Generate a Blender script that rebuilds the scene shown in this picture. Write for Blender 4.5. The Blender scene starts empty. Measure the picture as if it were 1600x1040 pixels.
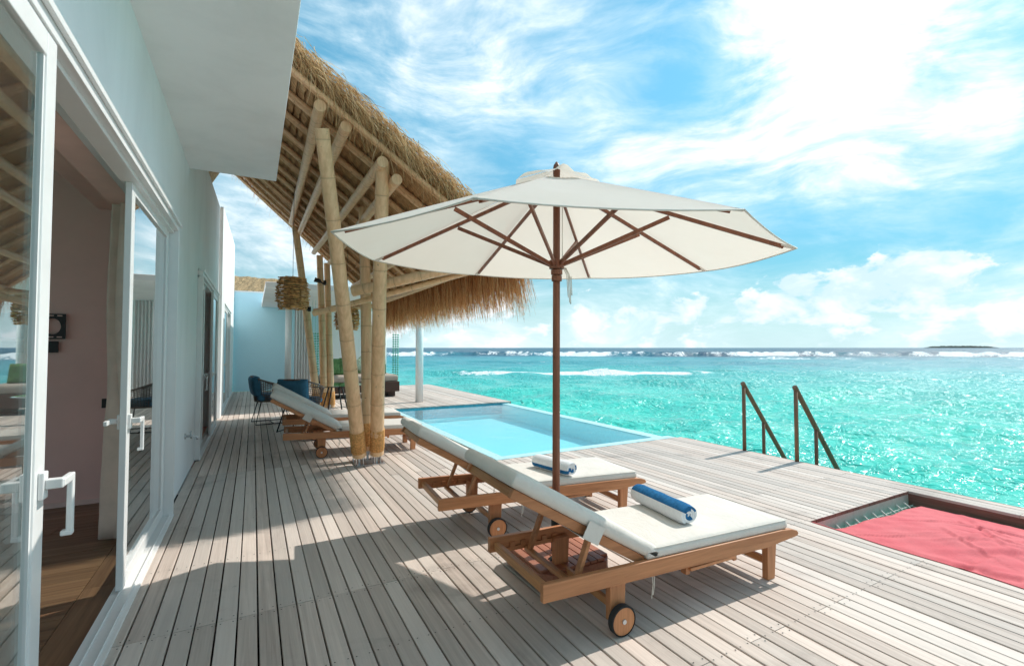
import bpy, bmesh, math, random
import numpy as np
from mathutils import Vector, Matrix
random.seed(7); np.random.seed(7)
R = math.radians
S = bpy.context.scene
C = S.collection
# ------------------------------------------------------------------ camera
cam_d = bpy.data.cameras.new('camera'); cam = bpy.data.objects.new('camera', cam_d); C.objects.link(cam)
cam_d.sensor_width = 36; cam_d.lens = 16.605; cam_d.clip_start = .05; cam_d.clip_end = 60000
cam.location = (0, 0, 1.5); cam.rotation_euler = (R(91.785), 0, R(-28.697))
S.camera = cam
# ------------------------------------------------------------------ exposure / engine
S.view_settings.view_transform = 'Standard'; S.view_settings.look = 'None'
S.view_settings.exposure = 1.06; S.view_settings.gamma = 1
S.render.engine = 'CYCLES'
S.cycles.use_denoising = True
S.cycles.use_adaptive_sampling = True; S.cycles.adaptive_threshold = .02
S.cycles.max_bounces = 8; S.cycles.diffuse_bounces = 4; S.cycles.transparent_max_bounces = 16
S.cycles.caustics_reflective = False; S.cycles.caustics_refractive = False
S.cycles.sample_clamp_indirect = 6
SUN_AZ, SUN_EL = 84.0, 46.5           # azimuth from +Y towards +X


class G:
    """small node-graph helper"""
    def __init__(s, nt): s.nt = nt
    def n(s, t, ins=None, **props):
        nd = s.nt.nodes.new(t)
        for k, v in props.items(): setattr(nd, k, v)
        for k, v in (ins or {}).items():
            sk = nd.inputs[k]
            if isinstance(v, bpy.types.NodeSocket): s.nt.links.new(v, sk)
            else:
                if hasattr(sk.default_value, '__len__') and not hasattr(v, '__len__'): v = (v,) * len(sk.default_value)
                if hasattr(sk.default_value, '__len__') and len(sk.default_value) == 4 and len(v) == 3: v = (*v, 1)
                sk.default_value = v
        return nd
    def m(s, op, a, b=0.0, c=0.0):
        return s.n('ShaderNodeMath', {0: a, 1: b, 2: c}, operation=op).outputs[0]
    def vm(s, op, a, b=(0, 0, 0)):
        return s.n('ShaderNodeVectorMath', {0: a, 1: b}, operation=op).outputs[0]
    def mix(s, f, a, b, blend='MIX'):
        nd = s.n('ShaderNodeMix', {0: f, 6: a, 7: b}, data_type='RGBA', blend_type=blend)
        return nd.outputs[2]
    def smooth(s, v, lo, hi, o0=0., o1=1.):
        return s.n('ShaderNodeMapRange', {0: v, 1: lo, 2: hi, 3: o0, 4: o1}, interpolation_type='SMOOTHSTEP').outputs[0]
    def lin(s, v, lo, hi, o0=0., o1=1.):
        return s.n('ShaderNodeMapRange', {0: v, 1: lo, 2: hi, 3: o0, 4: o1}).outputs[0]
    def noise(s, vec, scale=1., detail=4., rough=.55, dist=0., out=0):
        return s.n('ShaderNodeTexNoise', {'Vector': vec, 'Scale': scale, 'Detail': detail, 'Roughness': rough, 'Distortion': dist}).outputs[out]
    def ramp(s, f, stops):
        nd = s.n('ShaderNodeValToRGB', {0: f}); e = nd.color_ramp.elements
        while len(e) < len(stops): e.new(.5)
        for el, (p, c) in zip(e, stops): el.position = p; el.color = (*c, 1) if len(c) == 3 else c
        return nd.outputs[0]


# ------------------------------------------------------------------ world: Nishita sky with procedural clouds
W = bpy.data.worlds.new('World'); S.world = W; W.use_nodes = True
nt = W.node_tree; nt.nodes.clear(); g = G(nt)
sky = g.n('ShaderNodeTexSky', sky_type='NISHITA', sun_disc=False)
sky.sun_elevation = R(SUN_EL); sky.sun_rotation = R(SUN_AZ); sky.altitude = 0; sky.air_density = 1.0; sky.dust_density = .1; sky.ozone_density = 1.0
skyc = g.mix(1.0, sky.outputs[0], (.52, .89, .78), 'MULTIPLY')
geo = g.n('ShaderNodeTexCoord')
D = g.vm('NORMALIZE', geo.outputs['Generated'])
sx = g.n('ShaderNodeSeparateXYZ', {0: D})
az = g.m('ARCTAN2', sx.outputs[0], sx.outputs[1]); el = g.m('ARCSINE', sx.outputs[2])
dim = g.smooth(el, R(-2), R(34), .34, 1.)       # clear tropical air: blue holds down to the horizon
skyc = g.vm('MULTIPLY', skyc, g.n('ShaderNodeCombineXYZ', {0: g.m('MULTIPLY', dim, .92), 1: dim, 2: g.m('POWER', dim, .85)}).outputs[0])
ae = g.n('ShaderNodeCombineXYZ', {0: az, 1: el}).outputs[0]
def blob(a, e, sa, se, w, acc=0.):
    q = g.n('ShaderNodeVectorMath', {0: ae, 1: (1 / R(sa), 1 / R(se), 0), 2: (-a / sa, -e / se, 0)}, operation='MULTIPLY_ADD').outputs[0]
    r2 = g.n('ShaderNodeVectorMath', {0: q, 1: q}, operation='DOT_PRODUCT').outputs['Value']
    return g.m('MULTIPLY_ADD', g.m('POWER', .3679, r2), w, acc)
def total(bl):
    t = 0.
    for b in bl: t = blob(*b, t)
    return t
hi = total([(66, 28, 8, 6, .26), (57, 33, 7, 4, .22), (60, 21, 9, 5, .22), (70, 15, 10, 4, .14), (46, 22, 8, 2.4, .24), (75, 20, 3, 3, .22),
            (20, 32, 14, 6, .06), (2, 10, 7, 3, .12), (48, 28, 4, 4, -.34), (67, 11, 16, 2.6, -.26), (32, 18, 9, 6, -.22)])
Ds = g.vm('MULTIPLY', D, (1, 1, 1.9))
warp = g.n('ShaderNodeTexNoise', {'Vector': Ds, 'Scale': 3.0, 'Detail': 1.5}).outputs['Color']
Dw = g.vm('ADD', Ds, g.vm('MULTIPLY', g.vm('SUBTRACT', warp, (.5, .5, .5)), (.28, .28, .28)))
n1 = g.noise(Dw, 3.2, 6., .60)
n2 = g.noise(g.vm('MULTIPLY', Dw, (1, 1, 2.2)), 8., 5., .62)
nh = g.m('ADD', g.m('MULTIPLY', n1, .68), g.m('MULTIPLY', n2, .32))
dens_hi = g.smooth(g.m('ADD', nh, hi), .50, .78)
veil = g.m('MULTIPLY', g.smooth(g.m('MULTIPLY_ADD', hi, .5, g.m('ADD', g.m('MULTIPLY', n1, .6), g.m('MULTIPLY', n2, .4))), .34, .66), .58)
# low cumulus banks over the horizon
lo = total([(70, 7.4, 4.0, 2.0, .36), (65, 6.4, 3, 1.5, .30), (59.5, 6.8, 2.2, 1.2, .34), (55, 4.4, 20, 1.8, .15)])
n3 = g.noise(g.vm('MULTIPLY', D, (1, 1, 1.7)), 14., 5., .56, .25)
band = g.smooth(el, R(1), R(11), .10, -.10)
dens_lo = g.m('MULTIPLY', g.smooth(g.m('ADD', g.m('ADD', n3, lo), band), .60, .70), g.smooth(el, R(13), R(9), 0., 1.))
hazeb = g.m('MULTIPLY', g.smooth(el, R(9.5), R(0), 0., 1.), .85)
col = g.mix(hazeb, skyc, (2.9, 3.85, 4.2))
col = g.mix(g.m('MINIMUM', veil, 1.), col, (3.9, 4.7, 4.95))
shade_lo = g.mix(g.smooth(n3, .45, .75), (3.1, 3.95, 4.35), (5.0, 5.2, 5.3))
col = g.mix(g.m('MULTIPLY', dens_lo, .9), col, shade_lo)
glow = blob(66, 29, 9, 7, 1.)
cl = g.mix(g.smooth(n2, .36, .66), (3.5, 4.05, 4.35), (5.3, 5.35, 5.4))
cl = g.mix(glow, cl, (5.6, 5.6, 5.6))
col = g.mix(g.m('MULTIPLY', dens_hi, .97), col, cl)
bg = g.n('ShaderNodeBackground', {'Color': col, 'Strength': 0.117})
W.cycles.sampling_method = 'MANUAL'; W.cycles.sample_map_resolution = 256
nt.links.new(bg.outputs[0], g.n('ShaderNodeOutputWorld').inputs[0])
# ------------------------------------------------------------------ sun
sd = bpy.data.lights.new('sun', 'SUN'); sun = bpy.data.objects.new('sun', sd); C.objects.link(sun)
sd.energy = 2.0; sd.angle = R(.5); sd.color = (1, .94, .86)
dv = Vector((math.sin(R(SUN_AZ)) * math.cos(R(SUN_EL)), math.cos(R(SUN_AZ)) * math.cos(R(SUN_EL)), math.sin(R(SUN_EL))))
sun.rotation_euler = dv.to_track_quat('Z', 'Y').to_euler(); sun.location = (30, 3, 30)


# ------------------------------------------------------------------ materials
MATS = {}
def newmat(name):
    m = bpy.data.materials.new(name); m.use_nodes = True; MATS[name] = m
    b = m.node_tree.nodes['Principled BSDF']; return m, G(m.node_tree), b
def L(m, a, b): m.node_tree.links.new(a, b)
def plain(name, col, rough=.5, metal=0., var=.08, scale=6., bump=0., bscale=60., spec=.5):
    m, g, b = newmat(name)
    tc = g.n('ShaderNodeTexCoord').outputs['Object']
    f = g.noise(tc, scale, 5., .6)
    c2 = tuple(max(0, c * (1 - 2.2 * var)) for c in col); c1 = tuple(min(1, c * (1 + var)) for c in col)
    L(m, g.ramp(f, [(.3, c2), (.7, c1)]), b.inputs['Base Color'])
    L(m, g.lin(f, .2, .8, max(.02, rough - .06), min(1, rough + .08)), b.inputs['Roughness'])
    b.inputs['Metallic'].default_value = metal; b.inputs['Specular IOR Level'].default_value = spec
    if bump:
        bp = g.n('ShaderNodeBump', {'Strength': bump, 'Distance': .01, 'Height': g.noise(tc, bscale, 4.)})
        L(m, bp.outputs[0], b.inputs['Normal'])
    return m
def wood(name, light, dark, axis=0, rough=.5, world=False, grain=28., along=1.4, rand=.25, stain=0., bump=.25, greyer=None):
    m, g, b = newmat(name)
    p = g.n('ShaderNodeNewGeometry').outputs['Position'] if world else g.n('ShaderNodeTexCoord').outputs['Object']
    rnd = g.n('ShaderNodeObjectInfo').outputs['Random']
    off = g.n('ShaderNodeCombineXYZ', {0: g.m('MULTIPLY', rnd, 37.), 1: g.m('MULTIPLY', rnd, 91.), 2: g.m('MULTIPLY', rnd, 13.)}).outputs[0]
    sc = [grain] * 3; sc[axis] = along
    v = g.vm('MULTIPLY', g.vm('ADD', p, off), tuple(sc))
    f = g.noise(v, 1., 6., .62, .6)
    f2 = g.noise(g.vm('MULTIPLY', v, (3, 3, 3)), 1., 3.)
    c = g.ramp(g.m('ADD', g.m('MULTIPLY', f, .75), g.m('MULTIPLY', f2, .25)), [(.32, dark), (.66, light)])
    if greyer: c = g.mix(g.m('MULTIPLY', g.m('FRACT', g.m('MULTIPLY', rnd, 7.13)), .75), c, greyer)
    val = g.lin(rnd, 0., 1., 1. - rand, 1. + rand * .45)
    c = g.mix(1., c, g.n('ShaderNodeCombineColor', {0: val, 1: val, 2: val}).outputs[0], 'MULTIPLY')
    if stain:
        wp = g.n('ShaderNodeNewGeometry').outputs['Position']
        st = g.smooth(g.noise(wp, 1.1, 6., .65, .8), .52, .78, 1., 1. - stain)
        c = g.mix(1., c, g.n('ShaderNodeCombineColor', {0: st, 1: st, 2: st}).outputs[0], 'MULTIPLY')
        sp = g.smooth(g.noise(wp, 9., 4., .6), .68, .78, 1., .72)
        c = g.mix(1., c, g.n('ShaderNodeCombineColor', {0: sp, 1: sp, 2: sp}).outputs[0], 'MULTIPLY')
    L(m, c, b.inputs['Base Color'])
    L(m, g.lin(f, .2, .8, rough + .1, rough - .08), b.inputs['Roughness'])
    b.inputs['Specular IOR Level'].default_value = .35
    bp = g.n('ShaderNodeBump', {'Strength': bump, 'Distance': .004, 'Height': f2})
    L(m, bp.outputs[0], b.inputs['Normal'])
    return m
wood('deck_wood', (.74, .62, .54), (.49, .395, .34), 1, .68, True, 34., 1.0, .24, .38, .35, greyer=(.61, .55, .50))
wood('joist_wood', (.16, .12, .09), (.08, .06, .045), 0, .8)
wood('teak', (.62, .275, .125), (.38, .155, .068), 0, .42, False, 26., 1.6, .18)
wood('teak_cross', (.60, .275, .11), (.36, .15, .06), 1, .42, False, 26., 1.6, .18)
wood('teak_up', (.62, .275, .125), (.38, .155, .068), 2, .42, False, 26., 1.6, .18)
wood('red_wood', (.30, .115, .062), (.16, .058, .034), 2, .42, False, 24., 1.6, .12)
wood('base_wood', (.52, .21, .125), (.32, .12, .07), 1, .45, False, 24., 1.6, .25)
wood('rail_wood', (.25, .14, .075), (.14, .072, .04), 2, .5, False, 30., 1.5, .15)
wood('frame_wood', (.26, .125, .095), (.14, .065, .05), 1, .6, False, 30., 1.5, .3)
wood('floor_wood', (.30, .165, .088), (.135, .066, .036), 0, .36, True, 20., .8, .22)
wood('floor_border', (.28, .15, .08), (.12, .06, .033), 1, .36, True, 16., .6, .1)
wood('daybed_wood', (.10, .05, .035), (.055, .028, .02), 0, .5)
pass
pass
def render_paint(name, col, streak):
    m, g, b = newmat(name)
    p = g.n('ShaderNodeNewGeometry').outputs['Position']
    f = g.noise(g.vm('MULTIPLY', p, (1, 1, streak)), 1.6, 7., .62, .4)
    c = g.ramp(f, [(.28, tuple(k * .90 for k in col)), (.55, col), (.8, tuple(min(.9, k * 1.03) for k in col))])
    sp = g.smooth(g.noise(p, 5.5, 6., .7), .66, .80, 0., .22)
    c = g.mix(sp, c, tuple(k * .72 for k in col))
    L(m, c, b.inputs['Base Color']); b.inputs['Roughness'].default_value = .8; b.inputs['Specular IOR Level'].default_value = .3
    bp = g.n('ShaderNodeBump', {'Strength': .22, 'Distance': .01, 'Height': g.m('ADD', g.m('MULTIPLY', f, .8), g.m('MULTIPLY', g.noise(p, 70., 3.), .08))})
    L(m, bp.outputs[0], b.inputs['Normal'])
render_paint('white_wall', (.84, .86, .87), .35); render_paint('soffit', (.86, .83, .83), 1.)
plain('blue_wall', (.56, .82, .92), .7, var=.02, scale=.8, bump=.05)
plain('white_paint', (.80, .80, .79), .4, var=.02)
plain('frame_white', (.78, .78, .77), .32, var=.015)
plain('pink_wall', (.88, .56, .51), .8, var=.04, scale=1.6, bump=.08)
plain('ceiling_paint', (.88, .62, .56), .8, var=.03)
plain('steel', (.62, .63, .64), .3, 1., var=.08, scale=20.)
plain('black', (.012, .012, .013), .45, var=.1)
plain('black_rubber', (.02, .02, .02), .8, var=.1)
m, g, b = newmat('cushion')
p = g.n('ShaderNodeTexCoord').outputs['Object']
c = g.ramp(g.noise(p, 4., 6., .65), [(.3, (.64, .605, .555)), (.7, (.72, .685, .635))])
st = g.smooth(g.noise(p, 13., 5., .6), .66, .76, 0., .10)
c = g.mix(st, c, (.52, .44, .36))
L(m, c, b.inputs['Base Color']); b.inputs['Roughness'].default_value = .92; b.inputs['Specular IOR Level'].default_value = .15
b1 = g.n('ShaderNodeBump', {'Strength': .32, 'Distance': .02, 'Height': g.noise(g.vm('MULTIPLY', p, (1, .55, 1)), 8., 4., .55, 2.2)})
b2 = g.n('ShaderNodeBump', {'Strength': .22, 'Distance': .003, 'Height': g.noise(p, 260., 2.), 'Normal': b1.outputs[0]})
L(m, b2.outputs[0], b.inputs['Normal'])
plain('piping', (.70, .67, .61), .9, var=.03, spec=.2)
plain('cord', (.72, .68, .60), .9, var=.05)
plain('towel_blue', (.03, .17, .38), .95, var=.15, scale=40., bump=.7, bscale=260., spec=.1)
plain('towel_white', (.80, .82, .84), .95, var=.03, scale=40., bump=.6, bscale=260., spec=.1)
plain('navy_fabric', (.055, .17, .27), .9, var=.1, scale=14., bump=.2, bscale=160., spec=.2)
plain('wicker', (.19, .15, .13), .7, var=.15, scale=30.)
plain('green_fabric', (.14, .27, .11), .9, var=.2, scale=12., bump=.3, bscale=90., spec=.2)
plain('sage_fabric', (.46, .56, .44), .9, var=.25, scale=26., spec=.2)
plain('mattress_fabric', (.42, .36, .31), .9, var=.06, spec=.2)
plain('bead_green', (.16, .58, .42), .5, var=.2, scale=20.)
plain('curtain_beige', (.74, .56, .47), .95, var=.05, scale=8., spec=.1)
plain('curtain_white', (.80, .79, .78), .95, var=.02, scale=8., spec=.1)
plain('rope', (.70, .67, .62), .9, var=.08, scale=40.)
plain('jute', (.70, .37, .14), .95, var=.2, scale=50., bump=.6, bscale=140., spec=.1)
plain('stick', (.90, .42, .17), .7, var=.3, scale=16., spec=.3)
plain('straw_ridge', (.42, .30, .17), .95, var=.3, scale=14., bump=.8, bscale=40., spec=.1)
plain('wheel_hub', (.66, .67, .68), .35, .6, var=.05)
plain('pool_tile', (.40, .84, .88), .35, var=.05, scale=20.)
plain('pool_lip', (.50, .78, .80), .3, var=.05, scale=20.)
plain('pool_band', (.05, .32, .42), .35, var=.2, scale=30.)
plain('dark_room', (.03, .03, .03), .9)
plain('island_green', (.055, .085, .075), .9, var=.3, scale=.02)

def m_bamboo(name, light, dark):
    m, g, b = newmat(name)
    a = g.n('ShaderNodeAttribute', attribute_name='node').outputs['Fac']
    p = g.n('ShaderNodeTexCoord').outputs['Object']
    f = g.noise(g.vm('MULTIPLY', p, (26, 26, 2.5)), 1., 5., .6)
    spots = g.smooth(g.noise(p, 22., 4., .6), .66, .74, 1., .55)
    big = g.noise(p, 1.7, 3.)
    c = g.ramp(f, [(.28, dark), (.68, light)])
    c = g.mix(g.smooth(big, .35, .7, 0., .45), c, (.74, .53, .30))
    sv = g.n('ShaderNodeCombineColor', {0: spots, 1: spots, 2: spots}).outputs[0]
    c = g.mix(1., c, sv, 'MULTIPLY')
    c = g.mix(g.m('MULTIPLY', a, .75), c, (.16, .09, .05))
    L(m, c, b.inputs['Base Color']); b.inputs['Roughness'].default_value = .45; b.inputs['Specular IOR Level'].default_value = .4
    return m
m_bamboo('bamboo', (.86, .56, .325), (.62, .36, .185))
m_bamboo('bamboo_dark', (.74, .43, .215), (.50, .265, .125))

def m_thatch(name, cols, use_attr=True):
    m, g, b = newmat(name)
    p = g.n('ShaderNodeTexCoord').outputs['Object']
    if use_attr: f = g.n('ShaderNodeAttribute', attribute_name='rnd').outputs['Fac']
    else: f = g.noise(g.vm('MULTIPLY', p, (9, 60, 9)), 1., 6., .65)
    c = g.ramp(f, cols)
    L(m, c, b.inputs['Base Color']); b.inputs['Roughness'].default_value = .85; b.inputs['Specular IOR Level'].default_value = .15
    if use_attr:
        tr = g.n('ShaderNodeBsdfTranslucent', {'Color': c}); mx = g.n('ShaderNodeMixShader', {0: .38, 1: b.outputs[0], 2: tr.outputs[0]})
        L(m, mx.outputs[0], m.node_tree.nodes['Material Output'].inputs[0])
    else:
        bp = g.n('ShaderNodeBump', {'Strength': .9, 'Distance': .02, 'Height': f}); L(m, bp.outputs[0], b.inputs['Normal'])
    return m
m_thatch('straw', [(0., (.30, .12, .045)), (.4, (.60, .285, .115)), (.75, (.76, .43, .20)), (1., (.86, .60, .33))])
m_thatch('straw_pale', [(0., (.30, .16, .07)), (.4, (.56, .35, .16)), (.75, (.74, .51, .27)), (1., (.86, .68, .43))])
m_thatch('thatch_mat', [(.25, (.23, .11, .045)), (.5, (.56, .31, .14)), (.75, (.80, .51, .27))], False)

# parasol cloth: diffuse with light glowing through
m, g, b = newmat('parasol_cloth')
p = g.n('ShaderNodeTexCoord').outputs['Object']
c = g.ramp(g.noise(p, 3., 5.), [(.3, (.84, .80, .74)), (.7, (.88, .85, .80))])
L(m, c, b.inputs['Base Color']); b.inputs['Roughness'].default_value = .9; b.inputs['Specular IOR Level'].default_value = .1
wr = g.n('ShaderNodeBump', {'Strength': .25, 'Distance': .02, 'Height': g.noise(p, 5., 4., .5, 1.2)})
L(m, wr.outputs[0], b.inputs['Normal'])
tr = g.n('ShaderNodeBsdfTranslucent', {'Color': (.88, .80, .69)})
mx = g.n('ShaderNodeMixShader', {0: .42, 1: b.outputs[0], 2: tr.outputs[0]})
L(m, mx.outputs[0], m.node_tree.nodes['Material Output'].inputs[0])

# red cloth
m, g, b = newmat('red_cloth')
p = g.n('ShaderNodeTexCoord').outputs['Object']
c = g.ramp(g.noise(p, 4., 5.), [(.3, (.84, .20, .225)), (.7, (.88, .26, .275))])
L(m, c, b.inputs['Base Color']); b.inputs['Roughness'].default_value = .85; b.inputs['Specular IOR Level'].default_value = .15
wr = g.n('ShaderNodeBump', {'Strength': .3, 'Distance': .02, 'Height': g.noise(g.vm('MULTIPLY', p, (1, 2.2, 1)), 9., 5., .55, 1.5)})
L(m, wr.outputs[0], b.inputs['Normal'])
tr = g.n('ShaderNodeBsdfTranslucent', {'Color': (.85, .12, .12)})
mx = g.n('ShaderNodeMixShader', {0: .25, 1: b.outputs[0], 2: tr.outputs[0]})
L(m, mx.outputs[0], m.node_tree.nodes['Material Output'].inputs[0])

# clear panes and water: what lies behind shows through, Fresnel reflection on top
def m_clear(name, tint, ior, rough, boost, bump=None):
    m, g, b = newmat(name)
    bf = g.n('ShaderNodeNewGeometry').outputs['Backfacing']; fr = g.n('ShaderNodeFresnel', {'IOR': g.lin(bf, 0., 1., ior, 1. / ior)}); gl = g.n('ShaderNodeBsdfGlossy', {'Color': (1, 1, 1), 'Roughness': rough})
    if bump:
        p = g.n('ShaderNodeNewGeometry').outputs['Position']
        bp = g.n('ShaderNodeBump', {'Strength': bump, 'Distance': .05, 'Height': g.noise(p, 3.2, 4., .55, .4)})
        L(m, bp.outputs[0], fr.inputs['Normal']); L(m, bp.outputs[0], gl.inputs['Normal'])
    tb = g.n('ShaderNodeBsdfTransparent', {'Color': tint})
    mx = g.n('ShaderNodeMixShader', {0: g.m('MINIMUM', g.m('MULTIPLY', fr.outputs[0], boost), 1.), 1: tb.outputs[0], 2: gl.outputs[0]})
    L(m, mx.outputs[0], m.node_tree.nodes['Material Output'].inputs[0]); return m
m_clear('door_glass', (.86, .93, .92), 1.5, .0, 2.0)
m_clear('table_glass', (.62, .72, .72), 1.5, .02, 1.5)
m_clear('pool_water', (.80, .985, 1.0), 1.333, .01, 1.0, .16)

# sea
m, g, b = newmat('sea_water')
P = g.n('ShaderNodeNewGeometry').outputs['Position']
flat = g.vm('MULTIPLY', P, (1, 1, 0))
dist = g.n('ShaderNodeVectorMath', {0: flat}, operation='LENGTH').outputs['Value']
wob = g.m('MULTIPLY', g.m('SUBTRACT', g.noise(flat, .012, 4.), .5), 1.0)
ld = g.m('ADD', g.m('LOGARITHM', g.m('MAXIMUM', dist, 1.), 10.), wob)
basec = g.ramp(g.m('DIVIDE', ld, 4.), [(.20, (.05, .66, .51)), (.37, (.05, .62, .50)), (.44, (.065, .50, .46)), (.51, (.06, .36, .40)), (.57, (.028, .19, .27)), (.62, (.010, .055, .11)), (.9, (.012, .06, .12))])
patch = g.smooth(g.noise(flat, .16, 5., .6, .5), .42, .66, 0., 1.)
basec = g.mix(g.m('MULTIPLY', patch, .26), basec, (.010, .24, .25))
fo = g.n('ShaderNodeAttribute', attribute_name='foam').outputs['Fac']
fn = g.noise(g.vm('MULTIPLY', flat, (1, 1, 0)), .9, 8., .66, .6)
mask = g.smooth(g.m('ADD', g.m('MULTIPLY', fn, .9), g.m('MULTIPLY', fo, 1.0)), .88, 1.06)
fc = g.mix(mask, basec, (.82, .86, .87))
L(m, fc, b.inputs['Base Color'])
wr_ = g.smooth(ld, 1.2, 2.2, .15, .30)                # farther off, unresolved ripples blur the reflection
L(m, g.m('ADD', wr_, g.m('MULTIPLY', mask, .5)), b.inputs['Roughness'])
b.inputs['IOR'].default_value = 1.333; b.inputs['Specular IOR Level'].default_value = .5
rip = g.noise(flat, 1.9, 3.5, .58, .7)
bp = g.n('ShaderNodeBump', {'Strength': 1.0, 'Distance': .36, 'Height': rip})
L(m, bp.outputs[0], b.inputs['Normal'])


# ------------------------------------------------------------------ mesh helpers
class MB:
    def __init__(s): s.v = []; s.f = []; s.a = []; s.mi = []; s.smooth = False
    def add(s, vs, fs, a=0., mi=0):
        o = len(s.v); s.v += [tuple(x) for x in vs]
        s.a += (list(a) if hasattr(a, '__len__') else [a] * len(vs))
        s.f += [tuple(i + o for i in f) for f in fs]; s.mi += [mi] * len(fs); return s
    def box(s, x0, x1, y0, y1, z0, z1, mi=0, ch=0.):
        if ch:
            c = ch; vs = []
            for z, k in ((z0, 0), (z1 - c, 0), (z1, c)):
                vs += [(x0 + k, y0 + k, z), (x1 - k, y0 + k, z), (x1 - k, y1 - k, z), (x0 + k, y1 - k, z)]
            fs = [(3, 2, 1, 0), (8, 9, 10, 11)]
            for r in (0, 4): fs += [(r + i, r + (i + 1) % 4, r + 4 + (i + 1) % 4, r + 4 + i) for i in range(4)]
            return s.add(vs, fs, 0., mi)
        vs = [(x, y, z) for z in (z0, z1) for x, y in ((x0, y0), (x1, y0), (x1, y1), (x0, y1))]
        return s.add(vs, [(3, 2, 1, 0), (4, 5, 6, 7), (0, 1, 5, 4), (1, 2, 6, 5), (2, 3, 7, 6), (3, 0, 4, 7)], 0., mi)
    def obox(s, c, ax, ay, az, mi=0):
        c = Vector(c); ax, ay, az = Vector(ax), Vector(ay), Vector(az)
        vs = [c + i * ax + j * ay + k * az for k in (-1, 1) for i, j in ((-1, -1), (1, -1), (1, 1), (-1, 1))]
        return s.add(vs, [(3, 2, 1, 0), (4, 5, 6, 7), (0, 1, 5, 4), (1, 2, 6, 5), (2, 3, 7, 6), (3, 0, 4, 7)], 0., mi)
    def beam(s, p0, p1, w, h, up=(0, 0, 1), mi=0):
        p0, p1 = Vector(p0), Vector(p1); d = (p1 - p0); n = d.normalized(); side = n.cross(Vector(up)).normalized(); u = side.cross(n)
        return s.obox((p0 + p1) / 2, d / 2, side * w / 2, u * h / 2, mi)
    def tube(s, pts, r, n=8, closed=False, a=None, cap=True, mi=0):
        pts = [Vector(p) for p in pts]; k = len(pts); vs = []; av = []
        rs = r if hasattr(r, '__len__') else [r] * k
        ref = None
        for i, p in enumerate(pts):
            if closed: d = pts[(i + 1) % k] - pts[i - 1]
            else: d = pts[min(i + 1, k - 1)] - pts[max(i - 1, 0)]
            d = d.normalized()
            if ref is None: ref = d.orthogonal().normalized()
            ref = (ref - d * ref.dot(d)).normalized(); q = d.cross(ref)
            for j in range(n):
                t = 2 * math.pi * j / n
                vs.append(p + (ref * math.cos(t) + q * math.sin(t)) * rs[i]); av.append(a[i] if a else 0.)
        fs = []
        for i in range(k if closed else k - 1):
            i2 = (i + 1) % k
            fs += [(i * n + j, i * n + (j + 1) % n, i2 * n + (j + 1) % n, i2 * n + j) for j in range(n)]
        if cap and not closed: fs += [tuple(range(n - 1, -1, -1)), tuple((k - 1) * n + j for j in range(n))]
        return s.add(vs, fs, av, mi)
    def prism(s, prof, axis, a0, a1, mi=0):
        """extrude closed 2-D profile along axis ('y': prof=(x,z); 'x': prof=(y,z); 'z': prof=(x,y))"""
        n = len(prof); put = {'y': lambda p, t: (p[0], t, p[1]), 'x': lambda p, t: (t, p[0], p[1]), 'z': lambda p, t: (p[0], p[1], t)}[axis]
        vs = [put(p, a0) for p in prof] + [put(p, a1) for p in prof]
        fs = [tuple(range(n)), tuple(range(2 * n - 1, n - 1, -1))] + [(i, n + i, n + (i + 1) % n, (i + 1) % n) for i in range(n)]
        return s.add(vs, fs, 0., mi)
    def xform(s, M):
        s.v = [tuple(M @ Vector(v)) for v in s.v]; return s
    def mesh(s, name, mats, off=(0, 0, 0), attr=None, fix=True):
        me = bpy.data.meshes.new(name)
        me.from_pydata([(v[0] - off[0], v[1] - off[1], v[2] - off[2]) for v in s.v], [], s.f); me.update()
        if fix:
            bm = bmesh.new(); bm.from_mesh(me); bmesh.ops.recalc_face_normals(bm, faces=bm.faces); bm.to_mesh(me); bm.free()
        for mm in mats: me.materials.append(MATS[mm])
        if len(mats) > 1: me.polygons.foreach_set('material_index', s.mi)
        if attr:
            at = me.attributes.new(attr, 'FLOAT', 'POINT'); at.data.foreach_set('value', s.a)
        if s.smooth: me.polygons.foreach_set('use_smooth', [True] * len(me.polygons))
        return me
    def build(s, name, mats, parent=None, attr=None, smooth=None, fix=True):
        if isinstance(mats, str): mats = [mats]
        if smooth is not None: s.smooth = smooth
        off = (0, 0, 0); q = parent
        while q: off = (off[0] + q.location[0], off[1] + q.location[1], off[2] + q.location[2]); q = q.parent
        o = bpy.data.objects.new(name, s.mesh(name, mats, off, attr, fix)); C.objects.link(o)
        if parent: o.parent = parent
        return o
def tag(o, label=None, cat=None, group=None, kind=None):
    for k, v in (('label', label), ('category', cat), ('group', group), ('kind', kind)):
        if v: o[k] = v
    return o
def empty(name, loc=(0, 0, 0), **kw):
    o = bpy.data.objects.new(name, None); C.objects.link(o); o.location = loc; o.empty_display_size = .1
    return tag(o, **kw)
def copy_tree(o, parent=None):
    c = o.copy(); C.objects.link(c)
    if parent: c.parent = parent
    for ch in o.children: copy_tree(ch, c)
    return c
def bevel(o, w=.004, seg=2):
    md = o.modifiers.new('bevel', 'BEVEL'); md.width = w; md.segments = seg; md.limit_method = 'ANGLE'; md.angle_limit = R(40); return o
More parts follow.
